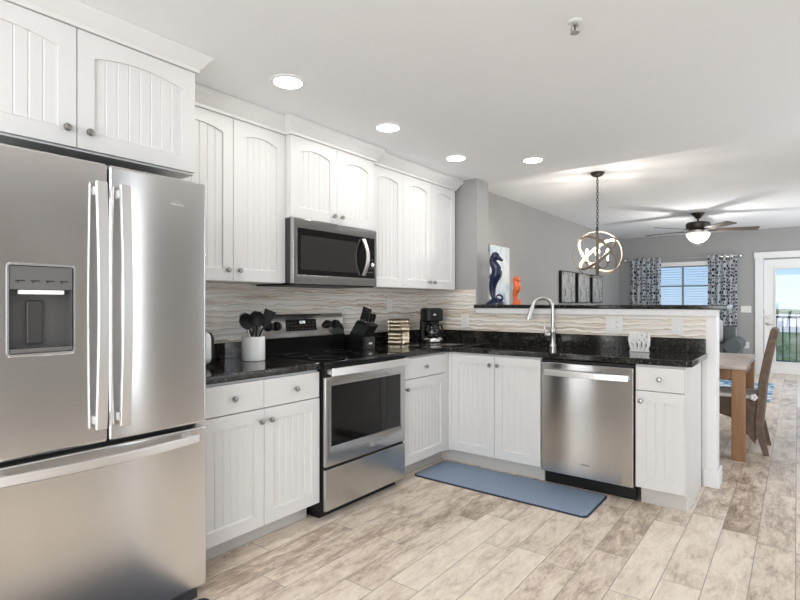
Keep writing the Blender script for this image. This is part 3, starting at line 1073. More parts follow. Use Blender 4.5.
# faucet
FXX, FYY = 1.275, 3.99
fa = thing('faucet', 'brushed nickel gooseneck faucet behind the sink', 'faucet', (FXX, FYY, CT1))
build('base', MB().lathe([(0.030, 0.0), (0.030, 0.008), (0.024, 0.014), (0.022, 0.10), (0.025, 0.11), (0.025, 0.135), (0.018, 0.15)], (FXX, FYY, CT1)), 'nickel', fa)
dv = Vector((-0.80, -0.60, 0)).normalized()
pts = [Vector((FXX, FYY, CT1 + 0.14)), Vector((FXX, FYY, 1.19))]
rr = 0.080
for k in range(1, 15):
    a = PI * k / 14 * 0.93
    pts.append(Vector((FXX, FYY, 1.215)) + dv * (rr - rr * math.cos(a)) + Vector((0, 0, rr * math.sin(a))))
pe = pts[-1]
td = (pts[-1] - pts[-2]).normalized()
build('spout', MB().tube(pts, 0.0135, 14), 'nickel', fa)
build('spray_head', MB().tube([pe, pe + td * 0.03, pe + td * 0.09, pe + td * 0.115], [0.0145, 0.017, 0.022, 0.023], 16), 'nickel', fa)
hd = Vector((-0.85, -0.45, 0)).normalized()
hp = Vector((FXX, FYY, CT1 + 0.09))
build('handle', MB().tube([hp + hd * 0.02, hp + hd * 0.055, hp + hd * 0.062], [0.019, 0.019, 0.012], 14).tube([hp + hd * 0.05, hp + hd * 0.062 + Vector((0, 0, 0.05)), hp + hd * 0.07 + Vector((0, 0, 0.095))], [0.008, 0.007, 0.005], 10), 'nickel', fa)

# ------------------------------------------------------------------ fridge
fr = thing('refrigerator', 'stainless french-door refrigerator with water dispenser', 'refrigerator', (0.4, 0.85, 0))
build('case', MB().box(0.03, 0.735, 0.462, 1.238, 0.05, 1.752), 'charcoal', fr, bevel=0.004)
dl = build('door', MB().box(0.745, 0.82, 0.460, 0.847, 0.750, 1.762), 'steel_fridge', fr, label='refrigerator door with the ice and water dispenser')
DY0, DY1, DZ0, DZ1 = 0.543, 0.740, 1.085, 1.384
cut(dl, MB().box(0.765, 0.90, DY0 + 0.006, DY1 - 0.006, DZ0 + 0.006, DZ1 - 0.006))
b = dl.modifiers.new('bevel', 'BEVEL')
b.width, b.segments, b.limit_method, b.angle_limit = 0.009, 4, 'ANGLE', R(40)
dR = build('door', MB().box(0.745, 0.82, 0.853, 1.247, 0.750, 1.762), 'steel_fridge', fr, bevel=0.012, seg=4)
fz = build('freezer_drawer', MB().box(0.745, 0.82, 0.460, 1.247, 0.062, 0.735), 'steel_fridge', fr, bevel=0.010, seg=4)
build('toe_grille', MB().box(0.55, 0.800, 0.475, 1.215, 0.012, 0.058), 'charcoal', fr)
for fyv in (0.52, 1.17):
    build('foot', MB().cyl((0.68, fyv, 0), (0.68, fyv, 0.05), 0.02), 'black', fr)


def bowed(p0, p1, out, bow, n=14):
    p0, p1, out = Vector(p0), Vector(p1), Vector(out)
    return [p0.lerp(p1, k / n) + out * bow * math.sin(PI * k / n) for k in range(n + 1)]


for yy, dd in ((0.814, dl), (0.896, dR)):
    mb = MB().bar(bowed((0.848, yy, 0.805), (0.848, yy, 1.69), (1, 0, 0), 0.020), (0, 1, 0), 0.038, 0.016)
    for zc in (0.835, 1.66):
        mb.box(0.815, 0.853, yy - 0.011, yy + 0.011, zc - 0.016, zc + 0.016)
    build('handle', mb, 'steel_lt', dd, bevel=0.004)
mb = MB().bar(bowed((0.852, 0.500, 0.700), (0.852, 1.190, 0.700), (1, 0, 0), 0.035), (0, 0, 1), 0.034, 0.016)
for yc in (0.525, 1.165):
    mb.box(0.815, 0.853, yc - 0.016, yc + 0.016, 0.689, 0.711)
build('handle', mb, 'steel_lt', fz, bevel=0.004)
# dispenser
ZM = 1.300
mb = MB()


def rrect(a0, a1, b0, b1, r, n=6):
    pts = []
    for cx_, cy_, st in ((a1 - r, b0 + r, -90), (a1 - r, b1 - r, 0), (a0 + r, b1 - r, 90), (a0 + r, b0 + r, 180)):
        for k in range(n + 1):
            a = R(st + 90 * k / n)
            pts.append((cx_ + r * math.cos(a), cy_ + r * math.sin(a)))
    return pts


o_ = rrect(DY0, DY1, DZ0, DZ1, 0.012)
i_ = rrect(DY0 + 0.0055, DY1 - 0.0055, DZ0 + 0.0055, DZ1 - 0.0055, 0.008)
mb.rings([[(0.8185, a, b) for a, b in o_], [(0.8235, a, b) for a, b in o_], [(0.8235, a, b) for a, b in i_], [(0.8185, a, b) for a, b in i_]], True, True)
build('dispenser_frame', mb, 'silver', dl)
mb = MB().box(0.766, 0.8195, DY0 + 0.007, DY1 - 0.007, ZM, DZ1 - 0.007)
build('control_panel', mb, 'grey_pl', dl, bevel=0.002)
cv = MB().box(0.766, 0.770, DY0 + 0.007, DY1 - 0.007, DZ0 + 0.022, ZM)
cv.box(0.770, 0.816, DY0 + 0.007, DY0 + 0.010, DZ0 + 0.022, ZM).box(0.770, 0.816, DY1 - 0.010, DY1 - 0.007, DZ0 + 0.022, ZM)
build('cavity', cv, 'grey_cav', dl)
build('drip_tray', MB().box(0.766, 0.819, DY0 + 0.007, DY1 - 0.007, DZ0 + 0.007, DZ0 + 0.022), 'grey_pl', dl, bevel=0.002)
build('paddle', MB().box(0.774, 0.786, 0.607, 0.655, 1.118, 1.265), 'charcoal', dl, bevel=0.006)
build('dispenser_light', MB().box(0.800, 0.824, 0.578, 0.706, 1.285, 1.298), 'lamp_white', dl, bevel=0.003)
for k in range(4):
    yy = 0.567 + k * 0.042
    build('control_mark', MB().box(0.8195, 0.8200, yy, yy + 0.026, 1.327, 1.3305).box(0.8195, 0.8200, yy + 0.004, yy + 0.010, 1.322, 1.3255), 'black', dl)
text_obj('brand_lettering', 'Whirlpool', 0.015, (0.8204, 1.112, 1.655), FACE_X, 'silver', dR)
mb = MB().tube([(0.8205, 1.112 + 0.020 * math.cos(a_), 1.660 + 0.007 * math.sin(a_)) for a_ in [R(20 + 18 * k) for k in range(15)]], 0.0007, 6)
build('brand_swirl', mb, 'silver', dR)

# ------------------------------------------------------------------ range
ry0, ry1 = 2.087, 2.847
rg = thing('range', 'stainless electric range with black glass cooktop and tall backguard', 'stove', (0.35, 2.467, 0))
build('body', MB().box(0.02, 0.652, ry0, ry1, 0.05, 0.898), 'black', rg)
build('toe_base', MB().box(0.06, 0.60, ry0 + 0.02, ry1 - 0.02, 0.0, 0.05), 'black', rg)
build('cooktop', MB().box(0.075, 0.672, ry0 - 0.004, ry1 + 0.004, 0.898, 0.916), 'blackgloss', rg, bevel=0.004)
for (bx, by, br) in ((0.22, 2.27, 0.075), (0.22, 2.66, 0.095), (0.48, 2.28, 0.105), (0.48, 2.66, 0.08)):
    mb = MB()
    for q in (br,):
        ring = [[(bx + rr_ * math.cos(2 * PI * k / 40), by + rr_ * math.sin(2 * PI * k / 40), zz) for k in range(40)] for rr_, zz in ((q - 0.001, 0.9161), (q - 0.001, 0.9164), (q + 0.001, 0.9164), (q + 0.001, 0.9161))]
        mb.rings(ring, True, True)
    build('burner_ring', mb, 'grey_pl', rg)
bg = build('backguard', MB().prism([(0.02, 0.90), (0.085, 0.90), (0.085, 0.955), (0.095, 0.99), (0.100, 1.02), (0.078, 1.172), (0.070, 1.180), (0.02, 1.180)], ry0, ry1, lambda p, q, tt: (p, tt, q)), 'steel', rg, bevel=0.003)
build('lower_panel', MB().prism([(0.084, 0.917), (0.092, 0.917), (0.108, 1.024), (0.098, 1.026)], ry0, ry1, lambda p, q, tt: (p, tt, q)), 'blackgloss', rg)
# the sloped face of the backguard
nx = Vector((1.18 - 1.02, 0, 0.022)).normalized()
sl0 = Vector((0.100, 0, 1.02))
sd = (Vector((0.078, 0, 1.172)) - sl0).normalized()


def on_guard(y, h, d):
    p = sl0 + sd * h
    return (p.x + nx.x * d, y, p.z + nx.z * d)


dp = build('display', MB().prism([(2.292, 0.045), (2.565, 0.045), (2.565, 0.125), (2.292, 0.125)], 0.0, 0.004, lambda p, q, tt: on_guard(p, q, tt)), 'blackgloss', bg)
# clock digits 
segs = {'1': 'bc', '2': 'abged', '5': 'afgcd', '8': 'abcdefg', '0': 'abcdef', '3': 'abgcd'}


def digit(mb, ch, y, h, w=0.010, ht=0.017, t_=0.0022):
    for sgm in segs[ch]:
        q = {'a': (0, w, ht - t_, ht), 'g': (0, w, ht / 2 - t_ / 2, ht / 2 + t_ / 2), 'd': (0, w, 0, t_), 'f': (0, t_, ht / 2, ht), 'b': (w - t_, w, ht / 2, ht), 'e': (0, t_, 0, ht / 2), 'c': (w - t_, w, 0, ht / 2)}[sgm]
        mb.prism([(y + q[0], h + q[2]), (y + q[1], h + q[2]), (y + q[1], h + q[3]), (y + q[0], h + q[3])], 0.004, 0.0045, on_guard)


mb = MB()
for i, ch in enumerate('1228'):
    digit(mb, ch, 2.405 + i * 0.0135 + (0.004 if i > 1 else 0), 0.096)
build('clock_digits', mb, 'display', dp)
mb = MB()
for r_ in range(3):
    for k in range(8):
        yq = 2.302 + k * 0.032
        if r_ == 2 and 2.38 < yq < 2.48:
            continue
        mb.prism([(yq, 0.057 + r_ * 0.022), (yq + 0.014, 0.057 + r_ * 0.022), (yq + 0.014, 0.060 + r_ * 0.022), (yq, 0.060 + r_ * 0.022)], 0.004, 0.0044, on_guard)
build('touch_marks', mb, 'grey_pl', dp)
for yk in (2.145, 2.212, 2.672, 2.756):
    out = []
    for rr_, h in [(0.031, 0.0), (0.031, 0.006), (0.026, 0.010), (0.024, 0.030), (0.020, 0.033)]:
        out.append([on_guard(yk + rr_ * math.cos(2 * PI * k / 24), 0.083 + rr_ * math.sin(2 * PI * k / 24), h) for k in range(24)])
    kb = build('control_knob', MB().rings(out), 'black', bg)
    build('knob_grip', MB().prism([(yk - 0.006, 0.062), (yk + 0.006, 0.062), (yk + 0.006, 0.104), (yk - 0.006, 0.104)], 0.028, 0.040, on_guard), 'black', kb, bevel=0.002)
# oven door with window and bar handle
od = build('oven_door', MB().box(0.653, 0.672, ry0 + 0.002, ry1 - 0.002, 0.312, 0.828), 'steel', rg)
cut(od, MB().box(0.664, 0.69, 2.136, 2.795, 0.424, 0.775))
b = od.modifiers.new('bevel', 'BEVEL')
b.width, b.segments, b.limit_method, b.angle_limit = 0.003, 2, 'ANGLE', R(40)
build('oven_window', MB().box(0.6645, 0.6705, 2.137, 2.794, 0.425, 0.774), 'blackgloss', od)
build('door_top_strip', MB().box(0.653, 0.668, ry0 + 0.002, ry1 - 0.002, 0.829, 0.893), 'black', od)
mb = MB().bar(bowed((0.712, ry0 + 0.012, 0.860), (0.712, ry1 - 0.012, 0.860), (1, 0, 0), 0.012), (0, 0, 1), 0.046, 0.014)
for yc in (ry0 + 0.03, ry1 - 0.03):
    mb.box(0.667, 0.712, yc - 0.014, yc + 0.014, 0.845, 0.875)
build('handle', mb, 'steel_lt', od, bevel=0.004)
mb = MB().tube([(0.6726, 2.50 + 0.016 * math.cos(R(a_)), 0.366 + 0.010 * math.sin(R(a_))) for a_ in range(20, 330, 20)], 0.0012, 6)
build('brand_swirl', mb, 'silver', od)
text_obj('brand_lettering', 'Whirlpool', 0.013, (0.6724, 2.50, 0.350), FACE_X, 'silver', od)
build('storage_drawer', MB().box(0.653, 0.672, ry0 + 0.002, ry1 - 0.002, 0.058, 0.296), 'steel', rg, bevel=0.003)

# ------------------------------------------------------------------ microwave
mw = thing('microwave', 'stainless over-the-range microwave with curved handle', 'microwave', (0.2, 2.45, 1.374))
my0, my1 = 2.076, 2.851
build('case', MB().box(0.011, 0.382, my0, my1, 1.378, 1.771), 'charcoal', mw)
build('underside_vent', MB().box(0.03, 0.402, my0 + 0.02, my1 - 0.02, 1.366, 1.378), 'black', mw)
md = build('door', MB().box(0.383, 0.412, my0, my1, 1.374, 1.773), 'steel', mw)
cut(md, MB().box(0.406, 0.5, 2.108, 2.832, 1.430, 1.714))
b = md.modifiers.new('bevel', 'BEVEL')
b.width, b.segments, b.limit_method, b.angle_limit = 0.003, 2, 'ANGLE', R(40)
build('black_panel', MB().box(0.4065, 0.4112, 2.109, 2.831, 1.431, 1.713), 'blackgloss', md)
build('window', MB().box(0.4112, 0.4122, 2.135, 2.64, 1.462, 1.672), 'micro_glass', md)
mb = MB().bar(bowed((0.422, 2.700, 1.447), (0.422, 2.700, 1.700), (1, 0, 0), 0.040), (0, 1, 0), 0.030, 0.012)
build('handle', mb, 'steel_lt', md, bevel=0.003)
mb = MB()
for r_ in range(4):
    for k in range(3):
        mb.box(0.4112, 0.4117, 2.745 + k * 0.026, 2.760 + k * 0.026, 1.56 - r_ * 0.03, 1.566 - r_ * 0.03)
build('keypad_marks', mb, 'grey_pl', md)
build('dial', MB().lathe([(0.016, 0.0), (0.016, 0.012), (0.012, 0.014)], (0.4112, 2.795, 1.525), 20, 'x'), 'silver', md)
text_obj('brand_lettering', 'Whirlpool', 0.015, (0.4124, 2.478, 1.742), FACE_X, 'silver', md)

# ------------------------------------------------------------------ dishwasher
dw = thing('dishwasher', 'stainless dishwasher with bowed bar handle in the peninsula', 'dishwasher', (1.7, 3.8, 0))
build('case', MB().box(1.400, 2.000, 3.485, 4.05, 0.10, 0.868), 'charcoal', dw)
build('toe_panel', MB().box(1.402, 2.000, 3.53, 3.56, 0.0, 0.10), 'black', dw)
dd = build('door', MB().box(1.401, 2.000, 3.452, 3.484, 0.098, 0.848), 'steel', dw, bevel=0.004)
build('control_strip', MB().box(1.403, 1.998, 3.462, 3.484, 0.849, 0.868), 'black', dw)
mb = MB().bar(bowed((1.432, 3.428, 0.783), (1.974, 3.428, 0.783), (0, -1, 0), 0.026), (0, 0, 1), 0.040, 0.014)
for xc in (1.45, 1.956):
    mb.box(xc - 0.015, xc + 0.015, 3.428, 3.455, 0.770, 0.796)
build('handle', mb, 'steel_lt', dd, bevel=0.004)
text_obj('brand_lettering', 'Whirlpool', 0.014, (1.70, 3.4517, 0.186), FACE_MY, 'grey_pl', dd)

# ------------------------------------------------------------------ floor mats
mt = build('kitchen_mat', MB().prism(rrect(0.60, 1.832, 3.055, 3.475, 0.03), 0.003, 0.012, lambda p, q, tt: (p, q, tt)), 'mat_blue', bevel=0.003)
tag(mt, 'blue woven kitchen mat on the floor in front of the sink', 'mat')
e_ = build('edge', MB().prism(rrect(0.592, 1.84, 3.047, 3.483, 0.034), 0.0, 0.009, lambda p, q, tt: (p, q, tt)), 'mat_dark', bpy.data.objects['kitchen_mat'], label='dark backing edge')
m2 = build('kitchen_mat', MB().prism(rrect(0.815, 1.45, 0.35, 1.238, 0.03), 0.0, 0.012, lambda p, q, tt: (p, q, tt)), 'mat_dark', bevel=0.003)
tag(m2, 'dark navy mat on the floor in front of the fridge, only its corner in view', 'mat')

# ------------------------------------------------------------------ outlets and switches


def plate(label, fn, s, z, wd, ht, kind='outlet'):
    name = 'wall_outlet' if kind == 'outlet' else 'light_switch'
    p0 = fn(s, z, 0)
    t_ = thing(name, label, 'outlet' if kind == 'outlet' else 'switch', p0)
    build('cover_plate', MB().prism([(s - wd / 2, z - ht / 2), (s + wd / 2, z - ht / 2), (s + wd / 2, z + ht / 2), (s - wd / 2, z + ht / 2)], 0.0005, 0.006, fn), 'plate', t_, bevel=0.002)
    ng = max(1, round(wd / 0.05) - (1 if wd < 0.1 else 0))
    for g_ in range(ng):
        sc = s + (g_ - (ng - 1) / 2) * 0.046
        if kind == 'outlet' and g_ == ng - 1:
            for dz in (-0.02, 0.02):
                rc = build('socket', MB().prism(rrect(sc - 0.016, sc + 0.016, z + dz - 0.013, z + dz + 0.013, 0.008, 3), 0.006, 0.008, fn), 'plate', t_)
                for q in (-0.006, 0.006):
                    build('slot', MB().prism([(sc + q - 0.001, z + dz - 0.004), (sc + q + 0.001, z + dz - 0.004), (sc + q + 0.001, z + dz + 0.006), (sc + q - 0.001, z + dz + 0.006)], 0.008, 0.0083, fn), 'black', rc)
        else:
            build('rocker', MB().prism([(sc - 0.016, z - 0.033), (sc + 0.016, z - 0.033), (sc + 0.016, z + 0.033), (sc - 0.016, z + 0.033)], 0.006, 0.009, fn), 'plate', t_, bevel=0.001)
    return t_


plate('white outlet on the wavy tile above the knife block and gold baskets', FX(0.009), 3.497, 1.24, 0.075, 0.115)
plate('white outlet on the wavy tile beside the coffee maker', FY(YW - 0.010), 0.424, 1.094, 0.075, 0.115)
plate('wide white outlet and switch plate on the bar wall tile between faucet and napkin holder', FY(YW - 0.010), 1.718, 1.094, 0.122, 0.115)
plate('white switch plate on the bar wall tile nearest the end of the peninsula', FY(YW - 0.010), 2.143, 1.094, 0.075, 0.115, 'switch')
plate('white double switch plate on the grey wall beside the balcony door', FY(YF), 2.07, 1.145, 0.16, 0.12, 'switch')
plate('white outlet low on the grey far wall beside the sofa arm', FY(YF), 2.08, 0.49, 0.075, 0.12)

# ------------------------------------------------------------------ things on the worktops
ck = thing('utensil_crock', 'white ceramic utensil crock beside the range', 'crock', (0.235, 1.915, CT1))
build('pot', MB().lathe([(0.064, 0.0), (0.068, 0.004), (0.068, 0.139), (0.066, 0.143), (0.063, 0.143), (0.062, 0.012), (0.01, 0.010)], (0.235, 1.920, CT1), 40), 'ceramic', ck)


def utensil(name, label, base, tip, kind, m='black', cat='utensil'):
    b_, t_ = Vector(base), Vector(tip)
    r_ = thing(name, label, cat, b_)
    dr_ = (t_ - b_).normalized()
    build('handle', MB().tube([b_, b_.lerp(t_, 0.70)], [0.006, 0.0055], 10), m, r_)
    cv_ = Vector((2.8, 0.0, 1.25)) - t_
    cv_ = (cv_ - dr_ * cv_.dot(dr_)).normalized()
    sd_ = dr_.cross(cv_).normalized()
    mb = MB()
    L = (t_ - b_).length
    if kind == 'spoon':
        cc = b_.lerp(t_, 0.84)
        out = []
        for j in range(9):
            q = j / 8
            hw = 0.040 * math.sin(PI * (0.08 + 0.84 * q)) ** 0.7
            p = b_ + dr_ * L * (0.66 + 0.34 * q)
            dep = 0.012 * math.sin(PI * q)
            out.append([p - sd_ * hw - cv_ * 0, p - sd_ * hw * 0.5 - cv_ * dep, p - cv_ * dep * 1.3, p + sd_ * hw * 0.5 - cv_ * dep, p + sd_ * hw, p + sd_ * hw * 0.5 - cv_ * (dep - 0.004), p - cv_ * (dep * 1.3 - 0.004), p - sd_ * hw * 0.5 - cv_ * (dep - 0.004)])
        mb.rings(out)
        build('bowl', mb, m, r_)
    elif kind == 'turner':
        out = []
        for q, hw in ((0.64, 0.008), (0.70, 0.026), (0.98, 0.036), (1.0, 0.035)):
            p = b_ + dr_ * L * q
            out.append([p - sd_ * hw - cv_ * 0.002, p + sd_ * hw - cv_ * 0.002, p + sd_ * hw + cv_ * 0.002, p - sd_ * hw + cv_ * 0.002])
        mb.rings(out)
        ob = build('blade', mb, m, r_)
        ct = MB()
    else:
        for k in range(5):
            a = PI * k / 5
            w_ = math.cos(a) * sd_ + math.sin(a) * cv_
            path = [b_ + dr_ * L * (0.62 + 0.38 * math.sin(PI / 2 * (1 - abs(2 * q / 16 - 1)))) + w_ * 0.026 * math.sin(2 * PI * q / 16 / 1) * 1.0 for q in range(17)]
            mb.tube(path, 0.0012, 6)
        build('wires', mb, m, r_)
    return r_


bz = CT1 + 0.018
utensil('serving_spoon', 'black serving spoon leaning to the fridge side of the white crock', (0.262, 1.945, bz), (0.285, 1.815, 1.195), 'spoon')
utensil('serving_spoon', 'black spoon standing upright in the middle of the white crock', (0.250, 1.915, bz), (0.275, 1.925, 1.205), 'spoon')
utensil('slotted_turner', 'black turner leaning to the range side of the white crock', (0.235, 1.895, bz), (0.240, 2.045, 1.210), 'turner')
utensil('whisk', 'silver wire whisk between the black spoons in the white crock', (0.205, 1.955, bz), (0.198, 1.872, 1.200), 'whisk', 'silver')
utensil('serving_spoon', 'black spoon at the rear of the white crock, partly behind the turner', (0.222, 1.892, bz), (0.17, 1.992, 1.205), 'spoon')

# toaster just beyond the fridge
to = thing('toaster', 'white toaster with black end beside the fridge, mostly hidden', 'toaster', (0.25, 1.49, CT1))
build('body', MB().prism(rrect(0.165, 0.335, CT1 + 0.012, CT1 + 0.185, 0.04), 1.345, 1.580, lambda p, q, tt: (p, tt, q)), 'ceramic', to, bevel=0.008)
build('end_cap', MB().prism(rrect(0.170, 0.330, CT1 + 0.012, CT1 + 0.183, 0.04), 1.5805, 1.598, lambda p, q, tt: (p, tt, q)), 'black', to, bevel=0.004)
build('base', MB().box(0.175, 0.325, 1.36, 1.59, CT1, CT1 + 0.012), 'black', to)
build('slot', MB().box(0.225, 0.245, 1.39, 1.54, CT1 + 0.1845, CT1 + 0.186), 'black', to)
build('slot', MB().box(0.262, 0.282, 1.39, 1.54, CT1 + 0.1845, CT1 + 0.186), 'black', to)

# knife block: its back to the wall, slanted so that the handles lean out over the worktop
KY0, KY1 = 2.886, 2.990
kb = thing('knife_block', 'black slanted knife block on the worktop just beyond the range', 'knife block', (0.17, 2.938, CT1))
XZ = lambda p, q, tt: (p, tt, q)
build('block', MB().prism([(0.065, CT1), (0.243, CT1), (0.250, 1.000), (0.312, 1.085), (0.308, 1.096), (0.196, 1.128), (0.185, 1.122), (0.065, 0.955)], KY0, KY1, XZ), 'black', kb, bevel=0.003)
ft = build('front_step', MB().prism([(0.245, CT1), (0.280, CT1), (0.280, 1.002), (0.254, 1.002)], KY0 + 0.001, KY1 - 0.001, XZ), 'charcoal', kb, bevel=0.003)
build('label_patch', MB().box(0.280, 0.2806, 2.918, 2.956, 0.948, 0.962), 'plate', ft)
hd_ = Vector((0.35, 0, 0.937)).normalized()
kl = ['tallest, at the upper back on the range side', 'second of the back row from the range', 'third of the back row from the range', 'back row, nearest the corner', 'shorter, front row nearest the range', 'shorter, middle of the front row', 'shorter, front row nearest the corner']
i = 0
for q0, n_, ln in ((0.215, 4, 0.112), (0.268, 3, 0.082)):
    for k in range(n_):
        yk = KY0 + 0.016 + (KY1 - KY0 - 0.032) * k / (n_ - 1)
        zt = 1.128 - (q0 - 0.196) * 0.286
        p0 = Vector((q0, yk, zt + 0.001))
        h_ = thing('knife', 'black-handled knife in the knife block, %s' % kl[i], 'knife', p0)
        h_['group'] = 'knives in the black block'
        L_ = ln - 0.006 * k
        build('bolster', MB().bar([p0, p0 + hd_ * 0.012], (0, 1, 0), 0.011, 0.020), 'silver', h_)
        hb = build('handle', MB().bar([p0 + hd_ * 0.0121, p0 + hd_ * (L_ * 0.5) + Vector((0.003, 0, 0)), p0 + hd_ * L_], (0, 1, 0), 0.013, 0.024), 'black', h_, bevel=0.003)
        build('tang', MB().bar([p0 + hd_ * 0.013, p0 + hd_ * (L_ * 0.5) + Vector((0.003, 0, 0)), p0 + hd_ * (L_ + 0.0006)], (0, 1, 0), 0.0035, 0.0252), 'silver', h_)
        i += 1

# two stacked gold lattice baskets


def basket(loc, label, ry):
    x0, y0, z0 = loc
    h = 0.058 if False else 0.105
    t_ = thing('lattice_basket', label, 'basket', loc, R(8), 'gold baskets on the worktop')
    a = 0.063
    mb = MB().box(-a, a, -a, a, 0.0, 0.006)
    build('bottom', mb, 'golddark', t_, local=True)
    build('rim', MB().box(-a, a, -a, -a + 0.005, h - 0.006, h).box(-a, a, a - 0.005, a, h - 0.006, h).box(-a, -a + 0.005, -a + 0.005, a - 0.005, h - 0.006, h).box(a - 0.005, a, -a + 0.005, a - 0.005, h - 0.006, h), 'golddark', t_, local=True)
    # each side: a pierced sheet of round medallions
    for sgn, ax in ((-1, 'y'), (1, 'y'), (-1, 'x'), (1, 'x')):
        mb = MB()
        for r_ in range(3):
            for k in range(4):
                s_ = -a + 0.016 + k * 0.0315
                z_ = 0.021 + r_ * 0.031
                pts_ = [(s_ + 0.0125 * math.cos(2 * PI * q / 14), z_ + 0.0125 * math.sin(2 * PI * q / 14)) for q in range(14)]
                if ax == 'y':
                    mb.tube([(p, sgn * a, q) for p, q in pts_], 0.0030, 6, True)
                    mb.ball((s_, sgn * a, z_), 0.006, 8, 6)
                else:
                    mb.tube([(sgn * a, p, q) for p, q in pts_], 0.0030, 6, True)
                    mb.ball((sgn * a, s_, z_), 0.006, 8, 6)
        build('pierced_side', mb, 'gold', t_, local=True)
    for sx in (-1, 1):
        for sy in (-1, 1):
            build('corner_post', MB().box(sx * a - 0.003, sx * a + 0.003, sy * a - 0.003, sy * a + 0.003, 0.0, h), 'gold', t_, local=True)
    build('liner', MB().box(-a + 0.008, a - 0.008, -a + 0.008, a - 0.008, 0.007, h - 0.012), 'golddark', t_, local=True)
    return t_


basket((0.165, 3.43, CT1), 'gold lattice basket standing on the worktop, under the other one', 0)
basket((0.165, 3.43, CT1 + 0.1055), 'gold lattice basket on top of the other one', 0)

# coffee maker
cm = thing('coffee_maker', 'black drip coffee maker with glass carafe in the corner', 'coffee maker', (0.262, 3.775, CT1), R(-40))
build('base', MB().prism(rrect(-0.09, 0.12, -0.085, 0.085, 0.05), 0.0, 0.028, lambda p, q, tt: (p, q, tt)), 'black', cm, local=True, bevel=0.004)
build('warming_plate', MB().lathe([(0.088, 0.0), (0.084, 0.022), (0.066, 0.036), (0.0, 0.038)] if False else [(0.088, 0.0), (0.085, 0.016), (0.070, 0.030), (0.03, 0.034)], (0.045, 0, 0.014), 32), 'silver', cm, local=True)
build('column', MB().prism(rrect(-0.09, -0.03, -0.085, 0.085, 0.02), 0.028, 0.20, lambda p, q, tt: (p, q, tt)), 'black', cm, local=True)
build('brew_head', MB().prism(rrect(-0.09, 0.105, -0.09, 0.09, 0.06), 0.185, 0.290, lambda p, q, tt: (p, q, tt)), 'black', cm, local=True, bevel=0.01)
build('lid', MB().prism(rrect(-0.08, 0.095, -0.08, 0.08, 0.055), 0.290, 0.300, lambda p, q, tt: (p, q, tt)), 'charcoal', cm, local=True, bevel=0.004)
build('badge', MB().box(0.1052, 0.1065, -0.012, 0.012, 0.235, 0.250), 'silver', cm, local=True)
build('carafe', MB().lathe([(0.045, 0.0), (0.066, 0.012), (0.070, 0.05), (0.060, 0.09), (0.045, 0.115), (0.044, 0.115), (0.058, 0.09), (0.067, 0.05), (0.063, 0.014), (0.01, 0.003)], (0.038, 0, 0.049), 32), 'carafe', cm, local=True)
build('coffee', MB().lathe([(0.040, 0.0), (0.060, 0.010), (0.064, 0.03), (0.063, 0.032)], (0.038, 0, 0.054), 32), 'black', cm, local=True)
build('carafe_lid', MB().lathe([(0.047, 0.0), (0.047, 0.014), (0.03, 0.018)], (0.038, 0, 0.1645), 24), 'black', cm, local=True)
build('carafe_handle', MB().tube([(0.085, 0.03, 0.155), (0.125, 0.055, 0.150), (0.135, 0.06, 0.11), (0.115, 0.05, 0.075), (0.095, 0.035, 0.075)], 0.008, 8), 'black', cm, local=True)

# coral-shaped napkin holder
nh = thing('napkin_holder', 'white coral-shaped napkin holder on the peninsula worktop', 'napkin holder', (1.93, 3.925, CT1))
build('base', MB().box(1.868, 1.992, 3.900, 3.950, CT1, CT1 + 0.010), 'coral', nh, bevel=0.003)


def coral(y, seed):
    rnd = random.Random(seed)
    mb = MB()

    def branch(x, z, ang, ln, r_, dep):
        x2, z2 = x + ln * math.sin(ang), z + ln * math.cos(ang)
        x2 = min(max(x2, 1.866), 1.990)
        mb.tube([(x, y, z), ((x + x2) / 2 + rnd.uniform(-.003, .003), y, (z + z2) / 2), (x2, y, z2)], [r_, r_ * 0.92, r_ * 0.8], 8)
        if dep:
            for s_ in (-1, 1):
                branch(x2, z2, ang + s_ * rnd.uniform(0.25, 0.65), ln * rnd.uniform(0.68, 0.85), r_ * 0.85, dep - 1)
    for k in range(5):
        branch(1.885 + k * 0.0225, CT1 + 0.009, (k - 2) * 0.16, 0.043, 0.0095, 3)
    return mb


build('coral_front', coral(3.908, 3), 'coral', nh)
build('coral_rear', coral(3.942, 5), 'coral', nh)

# ------------------------------------------------------------------ seahorses on the ledge


